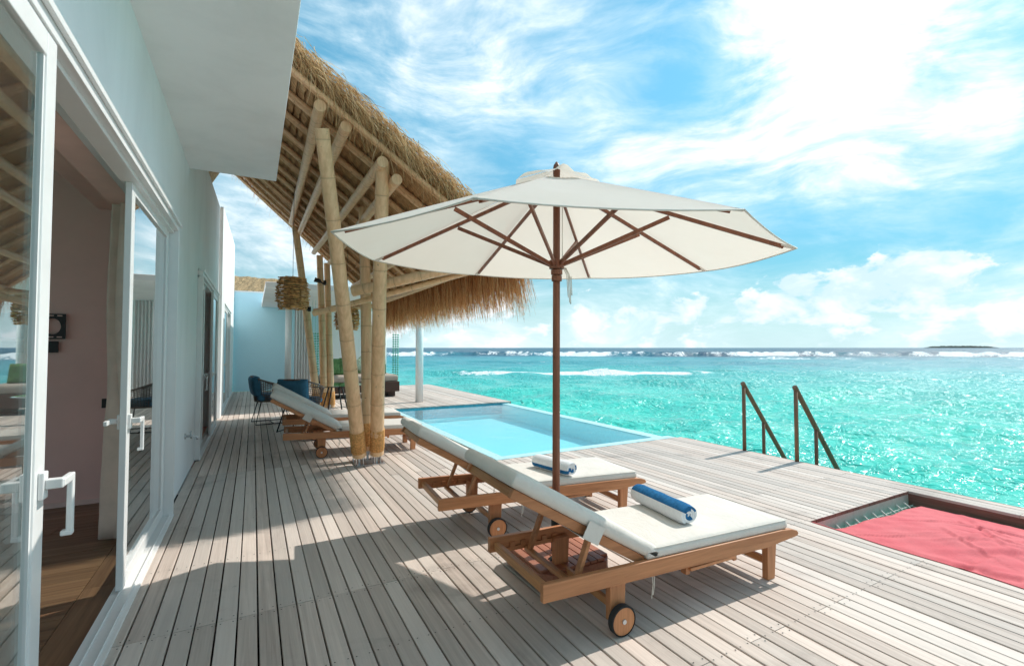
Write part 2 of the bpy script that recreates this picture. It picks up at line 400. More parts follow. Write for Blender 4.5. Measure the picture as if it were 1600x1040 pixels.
def pad(L_, W_, T_, nx=14, ny=8, rnd=.028, puff=.010, seed=0):
    """soft rounded cushion, corner at origin, x 0..L, y 0..W, z 0..T"""
    rs = random.Random(seed); ph = [rs.uniform(0, 6.28) for _ in range(6)]
    m = MB(); m.smooth = True
    def axis(n, ln):
        e = [0, rnd * .3, rnd]
        return e + [rnd + (ln - 2 * rnd) * i / n for i in range(1, n)] + [ln - rnd, ln - rnd * .3, ln]
    X, Y = axis(nx, L_), axis(ny, W_)
    def edge(t, ln):
        d = min(t, ln - t)
        return 1. if d >= rnd else math.sqrt(max(0, 1 - (1 - d / rnd) ** 2))
    def top(x, y):
        e = min(edge(x, L_), edge(y, W_))
        b = 4 * (x / L_) * (1 - x / L_) * 4 * (y / W_) * (1 - y / W_)
        w = math.sin(x * 9 + ph[0]) * math.sin(y * 11 + ph[1]) * .0025 + math.sin(x * 23 + y * 7 + ph[2]) * .0012
        return e, b ** .5 * puff + w * e
    nX, nY = len(X), len(Y); vs = []
    for sgn in (1, -1):
        for x in X:
            for y in Y:
                e, b = top(x, y); h = T_ / 2 * (.35 + .65 * e) + (b if sgn > 0 else b * .3)
                vs.append((x, y, T_ / 2 + sgn * h))
    fs = []
    o = nX * nY
    for i in range(nX - 1):
        for j in range(nY - 1):
            q = (i * nY + j, (i + 1) * nY + j, (i + 1) * nY + j + 1, i * nY + j + 1)
            fs += [q, tuple(o + k for k in reversed(q))]
    rim = [i * nY for i in range(nX)] + [(nX - 1) * nY + j for j in range(1, nY)] + [i * nY + nY - 1 for i in range(nX - 2, -1, -1)] + [j for j in range(nY - 2, 0, -1)]
    for k in range(len(rim)):
        a, b_ = rim[k], rim[(k + 1) % len(rim)]; fs.append((a, o + a, o + b_, b_))
    return m.add(vs, fs)

# ================================================================== SEA
def build_sea():
    Z0 = -2.0
    th = np.concatenate([np.linspace(-180, -35, 50, endpoint=False), np.linspace(-35, 112, 760, endpoint=False), np.linspace(112, 180, 26)])
    th = np.radians(th); r = np.exp(np.linspace(math.log(2.2), math.log(24000), 640)); r = np.concatenate([[.01, .8, 1.5], r])
    Rr, T = np.meshgrid(r, th, indexing='ij'); X = Rr * np.sin(T); Y = Rr * np.cos(T)
    sp = Rr * .0147 + .02
    rg = np.random.RandomState(3); Z = np.zeros_like(X)
    for i in range(70):
        lam = math.exp(rg.uniform(math.log(.40), math.log(16))); d = R(rg.normal(215, 42)); amp = .0080 * lam ** .78
        k = 2 * math.pi / lam; ph = rg.uniform(0, 6.28)
        att = np.clip((lam / sp - 2.5) / 3., 0, 1)
        arg = k * (X * math.sin(d) + Y * math.cos(d)) + ph
        Z += amp * att * (np.sin(arg) + .25 * np.sin(2 * arg + .6))
    # reef breakers: crests roughly across the view, foam trailing shorewards
    w = (math.sin(R(33)), math.cos(R(33))); s = X * w[0] + Y * w[1]; l = X * w[1] - Y * w[0]
    foam = np.zeros_like(X)
    def wav(x, seed):
        q = np.random.RandomState(seed); o = np.zeros_like(x)
        for lam in (140, 61, 27, 12, 5.): o += np.sin(2 * np.pi * x / lam + q.uniform(0, 6.28)) * (lam / 140) ** .7
        return o / 1.8
    def breaker(d, l0, l1, h, wid, trail, seed, strength=1.):
        c = s - d - wav(l, seed) * d * .045
        lat = 1 / (1 + np.exp(-(l - l0) / (d * .06))) / (1 + np.exp((l - l1) / (d * .06)))
        brk = np.clip(.84 + .42 * wav(l * 1.7 + 31, seed + 5), .3, 1.1)
        prof = np.where(c > 0, np.exp(-(c / (wid * 1.6)) ** 2), np.exp(-(c / (wid * .55)) ** 2))
        Zc = h * prof * lat * np.clip(brk + .35, .3, 1.)
        F = np.where(c > 0, np.exp(-(c / (wid * .35)) ** 2), np.exp(c / trail)) * lat * brk * strength
        return Zc, F
    for a in [(205, -90, 900, 1.9, 4., 14, 1, .78), (150, 20, 700, .55, 3., 20, 2, .52), (255, -300, 900, 1.1, 6, 16, 3, .55), (64, -18, 30, .40, 1.5, 3.2, 4, .85), (84, -2, 240, .35, 1.6, 7, 6, .44), (50, 14, 120, .25, 1.2, 5, 9, .42), (108, -40, 300, .4, 2., 12, 14, .40)]:
        zc, F = breaker(*a); Z += zc; foam = np.maximum(foam, F)
    crest = np.zeros_like(Z)
    foam = np.clip(np.maximum(foam, crest), 0, 1)
    nr, ntq = X.shape
    V = np.stack([X, Y, Z + Z0], -1).reshape(-1, 3)
    i = np.arange(nr - 1)[:, None]; j = np.arange(ntq - 1)[None, :]
    a = i * ntq + j
    F = np.stack([a, a + 1, a + ntq + 1, a + ntq], -1).reshape(-1, 4)
    me = bpy.data.meshes.new('sea'); me.vertices.add(len(V)); me.vertices.foreach_set('co', V.ravel())
    me.loops.add(F.size); me.loops.foreach_set('vertex_index', F.ravel().astype(np.int32))
    me.polygons.add(len(F)); me.polygons.foreach_set('loop_start', np.arange(0, F.size, 4, dtype=np.int32)); me.polygons.foreach_set('loop_total', np.full(len(F), 4, np.int32))
    me.update(calc_edges=True)
    at = me.attributes.new('foam', 'FLOAT', 'POINT'); at.data.foreach_set('value', foam.ravel().astype(np.float32))
    me.polygons.foreach_set('use_smooth', np.ones(len(F), bool))
    bm_up = me.polygons[len(F) // 2].normal.z
    if bm_up < 0: me.flip_normals()
    me.materials.append(MATS['sea_water'])
    o = bpy.data.objects.new('sea', me); C.objects.link(o)
    tag(o, 'turquoise lagoon sea with white breakers and sun glitter', 'sea', kind='structure')
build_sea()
def build_island():
    m = MB(); m.smooth = True; d = 9000.; a0, a1 = R(69.7), R(74.6)
    rs = random.Random(4); n = 60; vs = []
    for i in range(n + 1):
        t = i / n; a = a0 + (a1 - a0) * t; e = min(1, min(t, 1 - t) * 7); h = (16 + rs.uniform(0, 7)) * e + 9 * math.sin(math.pi * t)
        for dd, hh in ((0, 0), (30, h * .8), (140, h), (400, 0)):
            q = d + dd; vs.append((q * math.sin(a), q * math.cos(a), -3 + hh + (3 if hh else 0)))
    fs = [(i * 4 + k, (i + 1) * 4 + k, (i + 1) * 4 + k + 1, i * 4 + k + 1) for i in range(n) for k in range(3)]
    m.add(vs, fs); tag(m.build('island', 'island_green'), 'low dark island on the horizon', 'island', kind='structure')
build_island()

# ================================================================== DECK
YB = -9.0; DX0, DX1 = -.655, 6.345; NB = 70; PIT = .1
POOL = (2.9, 6.12, 5.70, 11.62); HOLE = (4.245, 6.045, -.9, 2.39)
deck = empty('deck', (0, 0, 0), label='weathered grey timber deck above the lagoon', cat='deck', kind='structure')
def build_deck():
    u = MB().box(-.5, .5, -.5, .5, -.5, .5)
    bm = MB(); c = .003 / .093
    bm.add([(-.5, -.5, -1), (.5, -.5, -1), (.5, .5, -1), (-.5, .5, -1), (-.5, -.5, -.12), (.5, -.5, -.12), (.5, .5, -.12), (-.5, .5, -.12), (-.5 + c, -.5, 0), (.5 - c, -.5, 0), (.5 - c, .5, 0), (-.5 + c, .5, 0)],
           [(3, 2, 1, 0), (8, 9, 10, 11)] + [(r + i, r + (i + 1) % 4, r + 4 + (i + 1) % 4, r + 4 + i) for r in (0, 4) for i in range(4)])
    me = bm.mesh('board', ['deck_wood'])
    rs = random.Random(11); screws = MB(); seen = []
    rows = [-8.9, -7, -5, -3, -1.9, -.9, -.1, .75, 1.57, 2.42, 3.08, 3.95, 4.8, 5.62, 6.65, 7.6, 8.6, 9.6, 10.6, 11.75, 13.2, 15., 16.8, 18.6]
    for i in range(NB):
        xc = DX0 + PIT * (i + .5)
        cuts = [YB, 3.08, 6.65, 11.66, 18.75]
        segs = list(zip(cuts[:-1], cuts[1:]))
        if i % 2 and xc > 1.2: segs = [(YB, 1.57), (1.57, 6.65)] + segs[2:]
        if i % 3 == 0 and xc > 1.2: segs = [(YB, 5.62), (5.62, 6.65)] + segs[2:] if xc < 2.9 else [(YB, 5.66)] + segs[2:]
        out = []
        for a, b in segs:
            parts = [(a, b)]
            for (x0, x1, y0, y1) in (POOL, HOLE):
                if x0 - .04 < xc < (x1 + .04 if y1 < 5 else 9):
                    np_ = []
                    for p, q in parts:
                        if q <= y0 or p >= y1: np_.append((p, q)); continue
                        if p < y0: np_.append((p, y0))
                        if q > y1: np_.append((y1, q))
                    parts = np_
            out += parts
        for a, b in out:
            if b - a < .06: continue
            if xc > 2.9 and 5.6 < a < 11.4: continue
            o = bpy.data.objects.new('board', me); C.objects.link(o); o.parent = deck
            o.location = (xc + rs.uniform(-.0008, .0008), (a + b) / 2, rs.uniform(-.0018, .0012)); o.scale = (.0918 + rs.uniform(-.0014, .0010), b - a - .004, .025)
            o.rotation_euler = (0, rs.uniform(-.004, .004), 0)
            for y in rows:
                ys = [y] if a + .05 < y < b - .05 else ([a + .03] if abs(y - a) < .04 else []) + ([b - .03] if abs(y - b) < .04 else [])
                for yy in ys:
                    if yy > 9: continue
                    for dx in (-.03, .03):
                        cx = xc + dx + rs.uniform(-.003, .003); cy = yy + rs.uniform(-.004, .004)
                        screws.add([(cx + .0042 * math.cos(t * 1.047), cy + .0042 * math.sin(t * 1.047), .0022) for t in range(6)], [tuple(range(6))])
    for a in ((DX0, POOL[0] - .12, YB, 18.7), (POOL[0] - .11, HOLE[0] - .05, YB, POOL[2] - .05), (HOLE[0] - .04, DX1, HOLE[3] + .05, POOL[2] - .05), (POOL[0] - .11, DX1, POOL[3] + .05, 18.7)):
        MB().box(*a, -.20, -.178).build('gap_shade_sheet', 'joist_wood', deck)  # added dark sheet standing in for the shade seen through board gaps
    s = screws.build('screw_heads', 'black', deck); s['kind'] = 'stuff'
    for y in rows:
        spans = [(DX0, DX1)]
        if POOL[2] < y < POOL[3]: spans = [(DX0, POOL[0] - .1)]
        if HOLE[2] < y < HOLE[3] + .05: spans = [(DX0, HOLE[0] - .04), (HOLE[1] + .04, DX1)]
        for a, b in spans:
            MB().box(a, b, y - .035, y + .035, -.17, -.028).build('joist', 'joist_wood', deck)
    MB().box(DX1 + .002, DX1 + .03, YB, 5.60, -.24, -.004).build('edge_board', 'frame_wood', deck)
    MB().box(DX1 + .002, DX1 + .03, 11.7, 18.75, -.24, -.004).build('edge_board', 'frame_wood', deck)
    MB().box(DX0, DX1, 18.752, 18.78, -.24, -.004).build('edge_board', 'frame_wood', deck)
    for x in (.2, 3.2, 6.1):
        for y in (-8, -4.5, -1, 2.8, 5.3, 12.3, 15.4, 18.3):
            if x > 2 and 3 < y < 5: continue
            m = MB(); m.tube([(x, y, -4), (x, y, -.18)], .14, 14); m.build('pile', 'joist_wood', deck, smooth=True)
build_deck()

bk = MB().box(-9.5, -5.12, -9.5, 19., -.16, -.03).build('reflector', 'deck_wood'); tag(bk, 'timber walkway added out of view to bounce warm light into the room', 'reflector', kind='structure')  # unseen slab added so bounce into the room is warm, not turquoise
# ================================================================== VILLA
villa = empty('villa', (-3, 3, 0), label='white rendered villa with sliding glass doors along the deck', cat='building')
WX = -.665
def build_villa():
    w = MB(); X0 = -.85
    for a in [(-9.2, -6.0, 0, 3.53), (-6.0, -1.5, 2.64, 3.53), (-1.5, -.95, 0, 3.53), (-.95, 5.22, 2.64, 3.53), (5.22, 6.4, 0, 3.53)]: w.box(X0, WX, a[0], a[1], a[2], a[3])  # the doorway behind the camera is added to bring sunlight into the room
    # taller stretch beyond, with two more door openings; its top climbs slowly
    def top(y): return 4.12 + (y - 6.4) * .0705
    def seg(y0, y1, z0):
        w.prism([(y0, z0), (y1, z0), (y1, top(y1)), (y0, top(y0))], 'x', X0, WX)
    seg(6.4, 7.52, 0); seg(7.52, 10.75, 2.56); seg(10.75, 12.95, 0); seg(12.95, 16.45, 2.56); seg(16.45, 18.72, 0)
    w.box(X0 - .25, X0, 6.4, 18.72, 3.4, 3.6)
    w.build('wall', 'white_wall', villa)
    MB().box(X0, WX + .012, 5.22, 18.72, -.6, -.03).build('plinth', 'soffit', villa)
    MB().box(X0, WX - .002, -9.2, 5.2, -.6, -.065).build('plinth', 'soffit', villa)
    pil = MB(); pil.prism([(11.75, 0), (18.74, 0), (18.74, top(18.74) + .03), (11.75, top(11.75) + .03)], 'x', WX + .002, WX + .05)
    p2 = MB()
    def seg2(y0, y1, z0): p2.prism([(y0, z0), (y1, z0), (y1, top(y1) + .02), (y0, top(y0) + .02)], 'x', WX + .003, WX + .06)
    seg2(11.8, 12.95, 0); seg2(12.95, 16.45, 2.56); seg2(16.45, 18.715, 0)
    p2.build('projecting_wall', 'white_wall', villa)
    s = MB(); s.box(-5.2, .215, -9.4, 6.4, 3.53, 3.72); bevel(s.build('roof_slab', 'soffit', villa), .006)
    b = MB(); b.box(-5.2, -.86, 6.402, 18.7, 3.42, 3.6); b.build('flat_roof', 'soffit', villa)
    # the room behind the first doors
    r = MB(); r.box(-5.0, X0, 5.98, 6.1, 0, 3.5); r.build('interior_wall', 'pink_wall', villa)
    r = MB(); r.box(-5.1, -5.0, -6.2, -5.6, -.05, 3.5); r.box(-5.1, -5.0, 5.2, 6.1, -.05, 3.5); r.box(-5.1, -5.0, -5.6, 5.2, 2.95, 3.5); r.build('interior_wall', 'pink_wall', villa)  # wide gap left in this unseen wall to let sky light into the room
    r = MB(); r.box(-5.0, X0, -6.3, -6.2, -.05, 3.5); r.build('interior_wall', 'pink_wall', villa)
    r = MB(); r.box(X0 - .012, X0 - .002, 5.24, 5.978, .0, 3.2); r.build('interior_wall', 'pink_wall', villa)
    r = MB(); r.box(-5.0, X0, -6.2, 5.98, 3.18, 3.26); r.build('ceiling', 'ceiling_paint', villa)
    r = MB(); r.box(-1.36, -1.10, -6.2, 5.978, 2.86, 3.178); bevel(r.build('ceiling_beam', 'ceiling_paint', villa), .01)
    r = MB(); r.box(X0 - .16, X0 - .002, -6.2, 5.978, 2.64, 3.178); r.build('curtain_box', 'ceiling_paint', villa)
    r = MB(); r.box(-5.0, -.9, 5.964, 5.978, 0.003, .05); r.build('skirting', 'ceiling_paint', villa)
    MB().box(-4.99, -.74, -6.19, -2.42, -.0118, -.006).build('floor_sheet', 'floor_wood', villa); fl = MB().box(-5.0, DX0 - .003, -6.2, 5.98, -.06, -.012).build('floor_base', 'dark_room', villa)
    me = MB().box(-.5, .5, -.5, .5, -.5, .5).mesh('floor_plank', ['floor_wood'])
    rs = random.Random(5); y = -2.4; row = 0
    while y < 5.9:
        x = -.905 - (row % 3) * .45
        first = True; xe = -.905
        while xe > -4.9:
            ln = min((.5 + (row % 3) * .4) if first else 1.4, xe + 4.98); first = False
            o = bpy.data.objects.new('floor_plank', me); C.objects.link(o); o.parent = villa
            o.location = (xe - ln / 2 + 3, y + .09 - 3, -.006 + rs.uniform(-.0006, .0006)); o.scale = (ln - .002, .178, .011); xe -= ln
            if ln < .2: break
        y += .18; row += 1
    for k in range(4):
        MB().box(-.902, -.735, -2.4 + k * 2.1 + .002, -2.4 + min((k + 1) * 2.1, 8.36), -.0115, -.0005).build('border_plank', 'floor_border', villa)
    # behind the other doors
    for y0, y1 in ((7.3, 10.95), (12.8, 16.6)):
        d = MB(); d.box(-3.2, -3.1, y0, y1, 0, 2.7); d.box(-3.1, X0, y0 - .1, y0, 0, 2.7); d.box(-3.1, X0, y1, y1 + .1, 0, 2.7); d.box(-3.1, X0, y0, y1, 2.7, 2.8); d.box(-3.1, DX0 - .01, y0, y1, -.06, -.004)
        d.build('interior_wall', 'pink_wall', villa)
    # ---- sliding doors
    def track(y0, y1, top_z):
        t = MB(); t.box(-.735, -.60, y0, y1, .0, .018); t.box(-.632, -.626, y0, y1, .018, .032); t.box(-.69, -.684, y0, y1, .018, .032)
        bevel(t.build('door_sill', 'frame_white', villa), .003)
        h = MB(); h.box(-.74, -.605, y0, y1, top_z, top_z + .07); h.box(-.735, -.64, y0, y1, top_z - .025, top_z); h.box(-.604, -.585, y0 - .01, y1 + .012, top_z + .045, top_z + .075)
        bevel(h.build('door_head', 'frame_white', villa), .003)
    def jamb(y, top_z, w=.05):
        bevel(MB().box(-.745, -.603, y, y + w, .0, top_z).build('door_jamb', 'frame_white', villa), .003)
    def handle(parent, y, z, xo, xi, s=1):
        h = MB()
        h.box(xo, xo + .016, y - .02, y + .02, z - .045, z + .045)
        h.box(xo + .016, xo + .062, y - .014, y + .014, z - .012, z + .020)
        h.obox((xo + .055, y + s * .045, z + .004), (.010, 0, 0), (0, .055, 0), (0, 0, .013))
        h.obox((xo + .055, y + s * .092, z - .085), (.009, 0, 0), (0, .012, 0), (0, 0, .10))
        h.obox((xo + .048, y + s * .092, z - .19), (.016, 0, 0), (0, .014, 0), (0, 0, .009))
        bevel(h.build('handle', 'frame_white', parent), .004)
        k = MB(); k.box(xi - .016, xi, y - .02, y + .02, z - .045, z + .045); k.box(xi - .06, xi - .016, y - .014, y + .014, z - .012, z + .02); k.box(xi - .065, xi - .045, y - .10, y + .01, z - .01, z + .018)
        bevel(k.build('handle', 'frame_white', parent), .004)
    def panel(y0, y1, x, top_z, label, hy=None, hs=1, sw=.085):
        d = MB(); t = .036; a, b = x - t / 2, x + t / 2
        d.box(a, b, y0, y0 + sw, .034, top_z); d.box(a, b, y1 - sw, y1, .034, top_z)
        d.box(a + .0005, b - .0005, y0 + sw, y1 - sw, .034, .034 + sw); d.box(a + .0005, b - .0005, y0 + sw, y1 - sw, top_z - sw, top_z)
        fr = bevel(d.build('sliding_door', 'frame_white', villa), .004); fr['label'] = label
        for (p, q) in ((y0 + sw, y0 + sw + .012), (y1 - sw - .012, y1 - sw)): MB().box(x - .012, x + .012, p, q, .034 + sw, top_z - sw).build('glazing_bead', 'frame_white', fr)
        MB().box(x - .004, x + .004, y0 + sw + .001, y1 - sw - .001, .034 + sw - .005, top_z - sw + .005).build('pane', 'door_glass', fr)
        if hy: handle(fr, hy, 1.045, b, a, hs)
        return fr
    track(-.95, 5.20, 2.55); jamb(5.15, 2.55); jamb(-.95, 2.55)
    track(-6.0, -1.5, 2.55); panel(-5.95, -4.5, -.69, 2.55, 'unseen sliding glass door added to let sunlight into the room'); panel(-3.0, -1.52, -.63, 2.55, 'unseen sliding glass door added to let sunlight into the room'); panel(.62, 2.17, -.63, 2.55, 'near sliding glass door with white handle', 2.13, 1)  # first track and two panels are unseen, added for sun bounce indoors
    panel(-.88, .66, -.69, 2.55, 'sliding glass door beside the viewer')
    panel(3.68, 5.13, -.69, 2.55, 'sliding glass door on the far side of the open doorway', 3.72, 1)
    track(7.53, 10.74, 2.47); jamb(7.53, 2.47); jamb(10.69, 2.47)
    panel(7.6, 8.75, -.69, 2.47, 'second doorway left pane', 8.70, -1); panel(9.55, 10.68, -.63, 2.47, 'second doorway right pane', 9.6, 1)
    track(12.96, 16.44, 2.47); jamb(12.96, 2.47); jamb(16.39, 2.47)
    panel(13.02, 14.7, -.63, 2.47, 'third doorway left pane', 14.65, 1); panel(14.72, 16.38, -.69, 2.47, 'third doorway right pane')
build_villa()
def small_wall_things():
    # garden tap
    t = empty('garden_tap', (WX, 6.48, .5), label='chrome garden tap on the white wall between the doorways', cat='tap')
    m = MB(); m.tube([(WX - .002, 6.48, .5), (WX + .012, 6.48, .5)], .03, 14); m.tube([(WX + .01, 6.48, .5), (WX + .09, 6.48, .5), (WX + .115, 6.48, .49), (WX + .12, 6.48, .455)], .011, 10); m.build('spout', 'steel', t, smooth=True)
    m = MB(); m.tube([(WX + .055, 6.48, .505), (WX + .055, 6.48, .54)], .008, 8); m.tube([(WX + .055, 6.445, .545), (WX + .055, 6.515, .545)], .008, 8); m.build('lever', 'steel', t, smooth=True)
    m = MB(); m.tube([(WX + .05, 6.5, .5), (WX + .05, 6.56, .495), (WX + .05, 6.6, .46)], .010, 8); m.build('side_outlet', 'steel', t, smooth=True)
    # black screen bracket with an oval opening on the room's end wall
    b = empty('wall_bracket', (-1.66, 5.95, 1.58), label='black metal screen bracket with oval hole on pink wall', cat='bracket')
    m = MB(); x0, x1, z0, z1 = -1.98, -1.56, 1.58, 1.82; n = 32; vs = []
    for y in (5.952, 5.940):
        for k in range(n):
            a = 2 * math.pi * k / n; vs.append((-1.655 + .062 * math.cos(a), y, 1.70 + .075 * math.sin(a)))
        for k in range(n):
            a = 2 * math.pi * k / n; c_, s_ = math.cos(a), math.sin(a); f = max(abs(c_), abs(s_)); px, pz = c_ / f, s_ / f
            vs.append((-1.655 + (.095 if px > 0 else .12) * px, y, 1.70 + .118 * pz))
    fs = []
    for k in range(n):
        k2 = (k + 1) % n
        fs += [(k, k2, n + k2, n + k), (2 * n + k, 3 * n + k, 3 * n + k2, 2 * n + k2), (k, 2 * n + k, 2 * n + k2, k2), (n + k, n + k2, 3 * n + k2, 3 * n + k)]
    m.add(vs, fs); m.build('plate', 'black', b)
    m = MB(); m.box(-2.05, -1.776, 5.940, 5.952, 1.583, 1.817); m.build('plate', 'black', b)
    m = MB()
    for x in (-1.74, -1.68, -1.62):
        for z in (1.60, 1.80): m.box(x, x + .036, 5.936, 5.9395, z - .005, z + .005)
    m.build('slot', 'ceiling_paint', b)
    m = MB(); m.box(-1.80, -1.70, 5.953, 5.964, 1.64, 1.76); m.build('spacer', 'black', b)
    m = MB(); m.box(-2.0, -1.61, 5.945, 5.963, 1.455, 1.56); tag(bevel(m.build('media_box', 'black'), .004), 'flat black box on pink wall below the oval bracket', 'box')
    m = MB(); m.box(-1.765, -1.745, 5.955, 5.963, 1.19, 1.44); tag(m.build('cable_cover', 'black'), 'thin black cable cover running down the pink wall', 'cable cover')
    s = MB(); s.box(-1.285, -1.205, 5.955, 5.963, .915, 1.005); sw = bevel(s.build('light_switch', 'black'), .003); tag(sw, 'square black light switch beside the curtain', 'switch')
    MB().box(-1.278, -1.248, 5.951, 5.9545, .925, .995).build('rocker', 'black', sw); MB().box(-1.244, -1.212, 5.951, 5.9545, .925, .995).build('rocker', 'black', sw)
    # gathered curtain
    c = MB(); c.smooth = True; nz = 24; ns = 90; vs = []
    for iz in range(nz + 1):
        z = .02 + (2.84 - .02) * iz / nz; sp = 1. + .18 * (1 - iz / nz) ** 2
        for k in range(ns + 1):
            t = k / ns; x = -.93 + .075 * math.sin(t * 26 + .25 * math.sin(z * 2.1)) * sp + .012 * math.sin(t * 61 + z * 3); y = 4.72 + t * .34 * sp + .02 * math.cos(t * 26 + z)
            vs.append((x, y, z))
    fs = [(i * (ns + 1) + k, i * (ns + 1) + k + 1, (i + 1) * (ns + 1) + k + 1, (i + 1) * (ns + 1) + k) for i in range(nz) for k in range(ns)]
    c.add(vs, fs); o = c.build('curtain', 'curtain_beige', fix=False); md = o.modifiers.new('thick', 'SOLIDIFY'); md.thickness = .004
    tag(o, 'beige floor length curtain gathered inside the open doorway', 'curtain')
small_wall_things()

# ================================================================== POOL
def build_pool():
    x0, x1, y0, y1 = POOL; WZ = -.035
    p = empty('swimming_pool', ((x0 + x1) / 2, (y0 + y1) / 2, -1.3), label='turquoise infinity pool set into the deck', cat='pool')
    b = MB(); b.box(x0, x1, y0, y1, -.55, -.40)
    b.box(x0, x0 + .12, y0, y1, -.40, -.02); b.box(x0 + .12, x1, y0, y0 + .12, -.40, -.021); b.box(x1 - .14, x1, y0 + .12, y1, -.40, -.05); b.box(x0 + .12, x1 - .14, y1 - .1, y1, -.40, -.03)
    b.build('basin', 'pool_tile', p)
    l = MB(); l.box(x0 - .03, x0 + .13, y0 - .03, y1, -.018, .006); l.box(x0 + .131, x1 + .1, y0 - .03, y0 + .13, -.018, .006)
    bevel(l.build('coping', 'pool_lip', p), .003)
    l = MB(); l.box(x1 - .13, x1 + .1, y0 + .131, y1, -.048, -.028); l.build('overflow_edge', 'pool_lip', p)
    l = MB(); l.box(x0 + .13, x1 + .05, y1 - .112, y1 - .102, -.3, -.006); l.build('tile_band', 'pool_band', p)
    l = MB(); l.box(x1 + .002, x1 + .1, y0 + .131, y1, -2.2, -.05); l.build('outer_wall', 'pool_tile', p)
    w = MB(); w.add([(x0 + .125, y0 + .125, WZ), (x1 - .02, y0 + .125, WZ), (x1 - .02, y1 - .114, WZ), (x0 + .125, y1 - .114, WZ)], [(0, 1, 2, 3)])
    w.build('water', 'pool_water', p)
build_pool()

# ================================================================== OVERWATER NET AND RED CLOTH
def build_net():
    x0, x1, y0, y1 = HOLE
    n = empty('overwater_net', ((x0 + x1) / 2, (y0 + y1) / 2, -.2), label='rope net in the framed opening near the deck edge', cat='net')
    for a in ((x0 - .032, x0 - .004, y0 - .03, y1 + .03), (x1 + .004, x1 + .032, y0 - .03, y1 + .03), (x0 - .003, x1 + .003, y1 + .004, y1 + .032), (x0 - .003, x1 + .003, y0 - .032, y0 - .004)):
        MB().box(*a, -.22, -.027).build('frame_board', 'deck_wood' if a[2] > 2 else 'frame_wood', n)
    for k in range(18):
        xa = x0 + k * .1; MB().box(xa + .004, xa + .096, y1 - .001, y1 + .0035, -.03, -.002).build('end_block', 'frame_wood', n)
    r = MB(); zz = -.14
    def sag(x, y): return zz - .05 * math.sin(math.pi * (x - x0) / (x1 - x0)) * math.sin(math.pi * (y - y0) / (y1 - y0))
    k = 0
    x = x0 + .04
    while x < x1: r.tube([(x, y0 + (y1 - y0) * i / 8, sag(x, y0 + (y1 - y0) * i / 8)) for i in range(9)], .004, 4, cap=False); x += .075
    y = y0 + .03
    while y < y1: r.tube([(x0 + (x1 - x0) * i / 6, y, sag(x0 + (x1 - x0) * i / 6, y) + .006) for i in range(7)], .004, 4, cap=False); y += .075
    o = r.build('netting', 'rope', n); o['kind'] = 'stuff'
    l = MB(); x = x0 + .08
    while x < x1: l.tube([(x, y1 - .06, zz), (x + .01, y1 + .003, -.10)], .008, 5); x += .16
    l.build('lacing', 'rope', n)['kind'] = 'stuff'
    # cloth
    c = MB(); c.smooth = True; nx, ny = 120, 170; vs = []
    rs = np.random.RandomState(8)
    folds = [(rs.uniform(4.3, 5.9), rs.uniform(.2, 2.1), rs.uniform(0, 3.14), rs.uniform(.14, .45), rs.uniform(.018, .04), rs.uniform(.008, .026)) for _ in range(30)]
    folds += [(rs.uniform(4.35, 5.9), rs.uniform(.3, 2.1), rs.choice([.5, .9, 2.3, 2.7]) + rs.normal(0, .2), rs.uniform(.10, .35), rs.uniform(.010, .018), rs.uniform(.008, .019)) for _ in range(26)]
    for i in range(nx + 1):
        for j in range(ny + 1):
            u, v = i / nx, j / ny
            yb = y1 - .025 - .10 * min(1, u * 1.6) + .012 * math.sin(u * 17)
            xa = x0 - .02 + .012 * math.sin(v * 21); xb = x1 - .10 + .03 * math.sin(v * 9)
            x = xa + (xb - xa) * u; y = y0 + .1 + (yb - y0 - .1) * v
            e = min(1, min(u, 1 - u) * 6)
            z = -.105 + .085 * math.exp(-((x - 5.22) / .50) ** 2 - ((y - 1.55) / .55) ** 2) + .035 * math.exp(-((x - 4.7) / .3) ** 2 - ((y - .9) / .4) ** 2)
            edge = math.exp(-((x - xa) / .09) ** 2); z = z * (1 - edge) + (.006 if True else 0) * edge
            zf = 0.
            for fx, fy, ang, ln, wd, ht in folds:
                dx, dy = x - fx, y - fy; p = dx * math.cos(ang) + dy * math.sin(ang); q = -dx * math.sin(ang) + dy * math.cos(ang) + .25 * p * p
                zf += ht * math.exp(-(p / ln) ** 2) * (math.exp(-(q / wd) ** 2) - .55 * math.exp(-((q - wd * 1.6) / (wd * .9)) ** 2)) * (.25 + .75 * e)
            z += .026 * math.tanh(zf / .026)
            z += .004 * math.sin(x * 31 + y * 9) * math.sin(y * 17 + 2) * e
            vs.append((x, y, z))
    fs = [(i * (ny + 1) + j, (i + 1) * (ny + 1) + j, (i + 1) * (ny + 1) + j + 1, i * (ny + 1) + j + 1) for i in range(nx) for j in range(ny)]
    c.add(vs, fs); o = c.build('cloth', 'red_cloth', fix=False); md = o.modifiers.new('thick', 'SOLIDIFY'); md.thickness = .003
    tag(o, 'wrinkled coral red cloth spread over the rope net', 'cloth')
build_net()

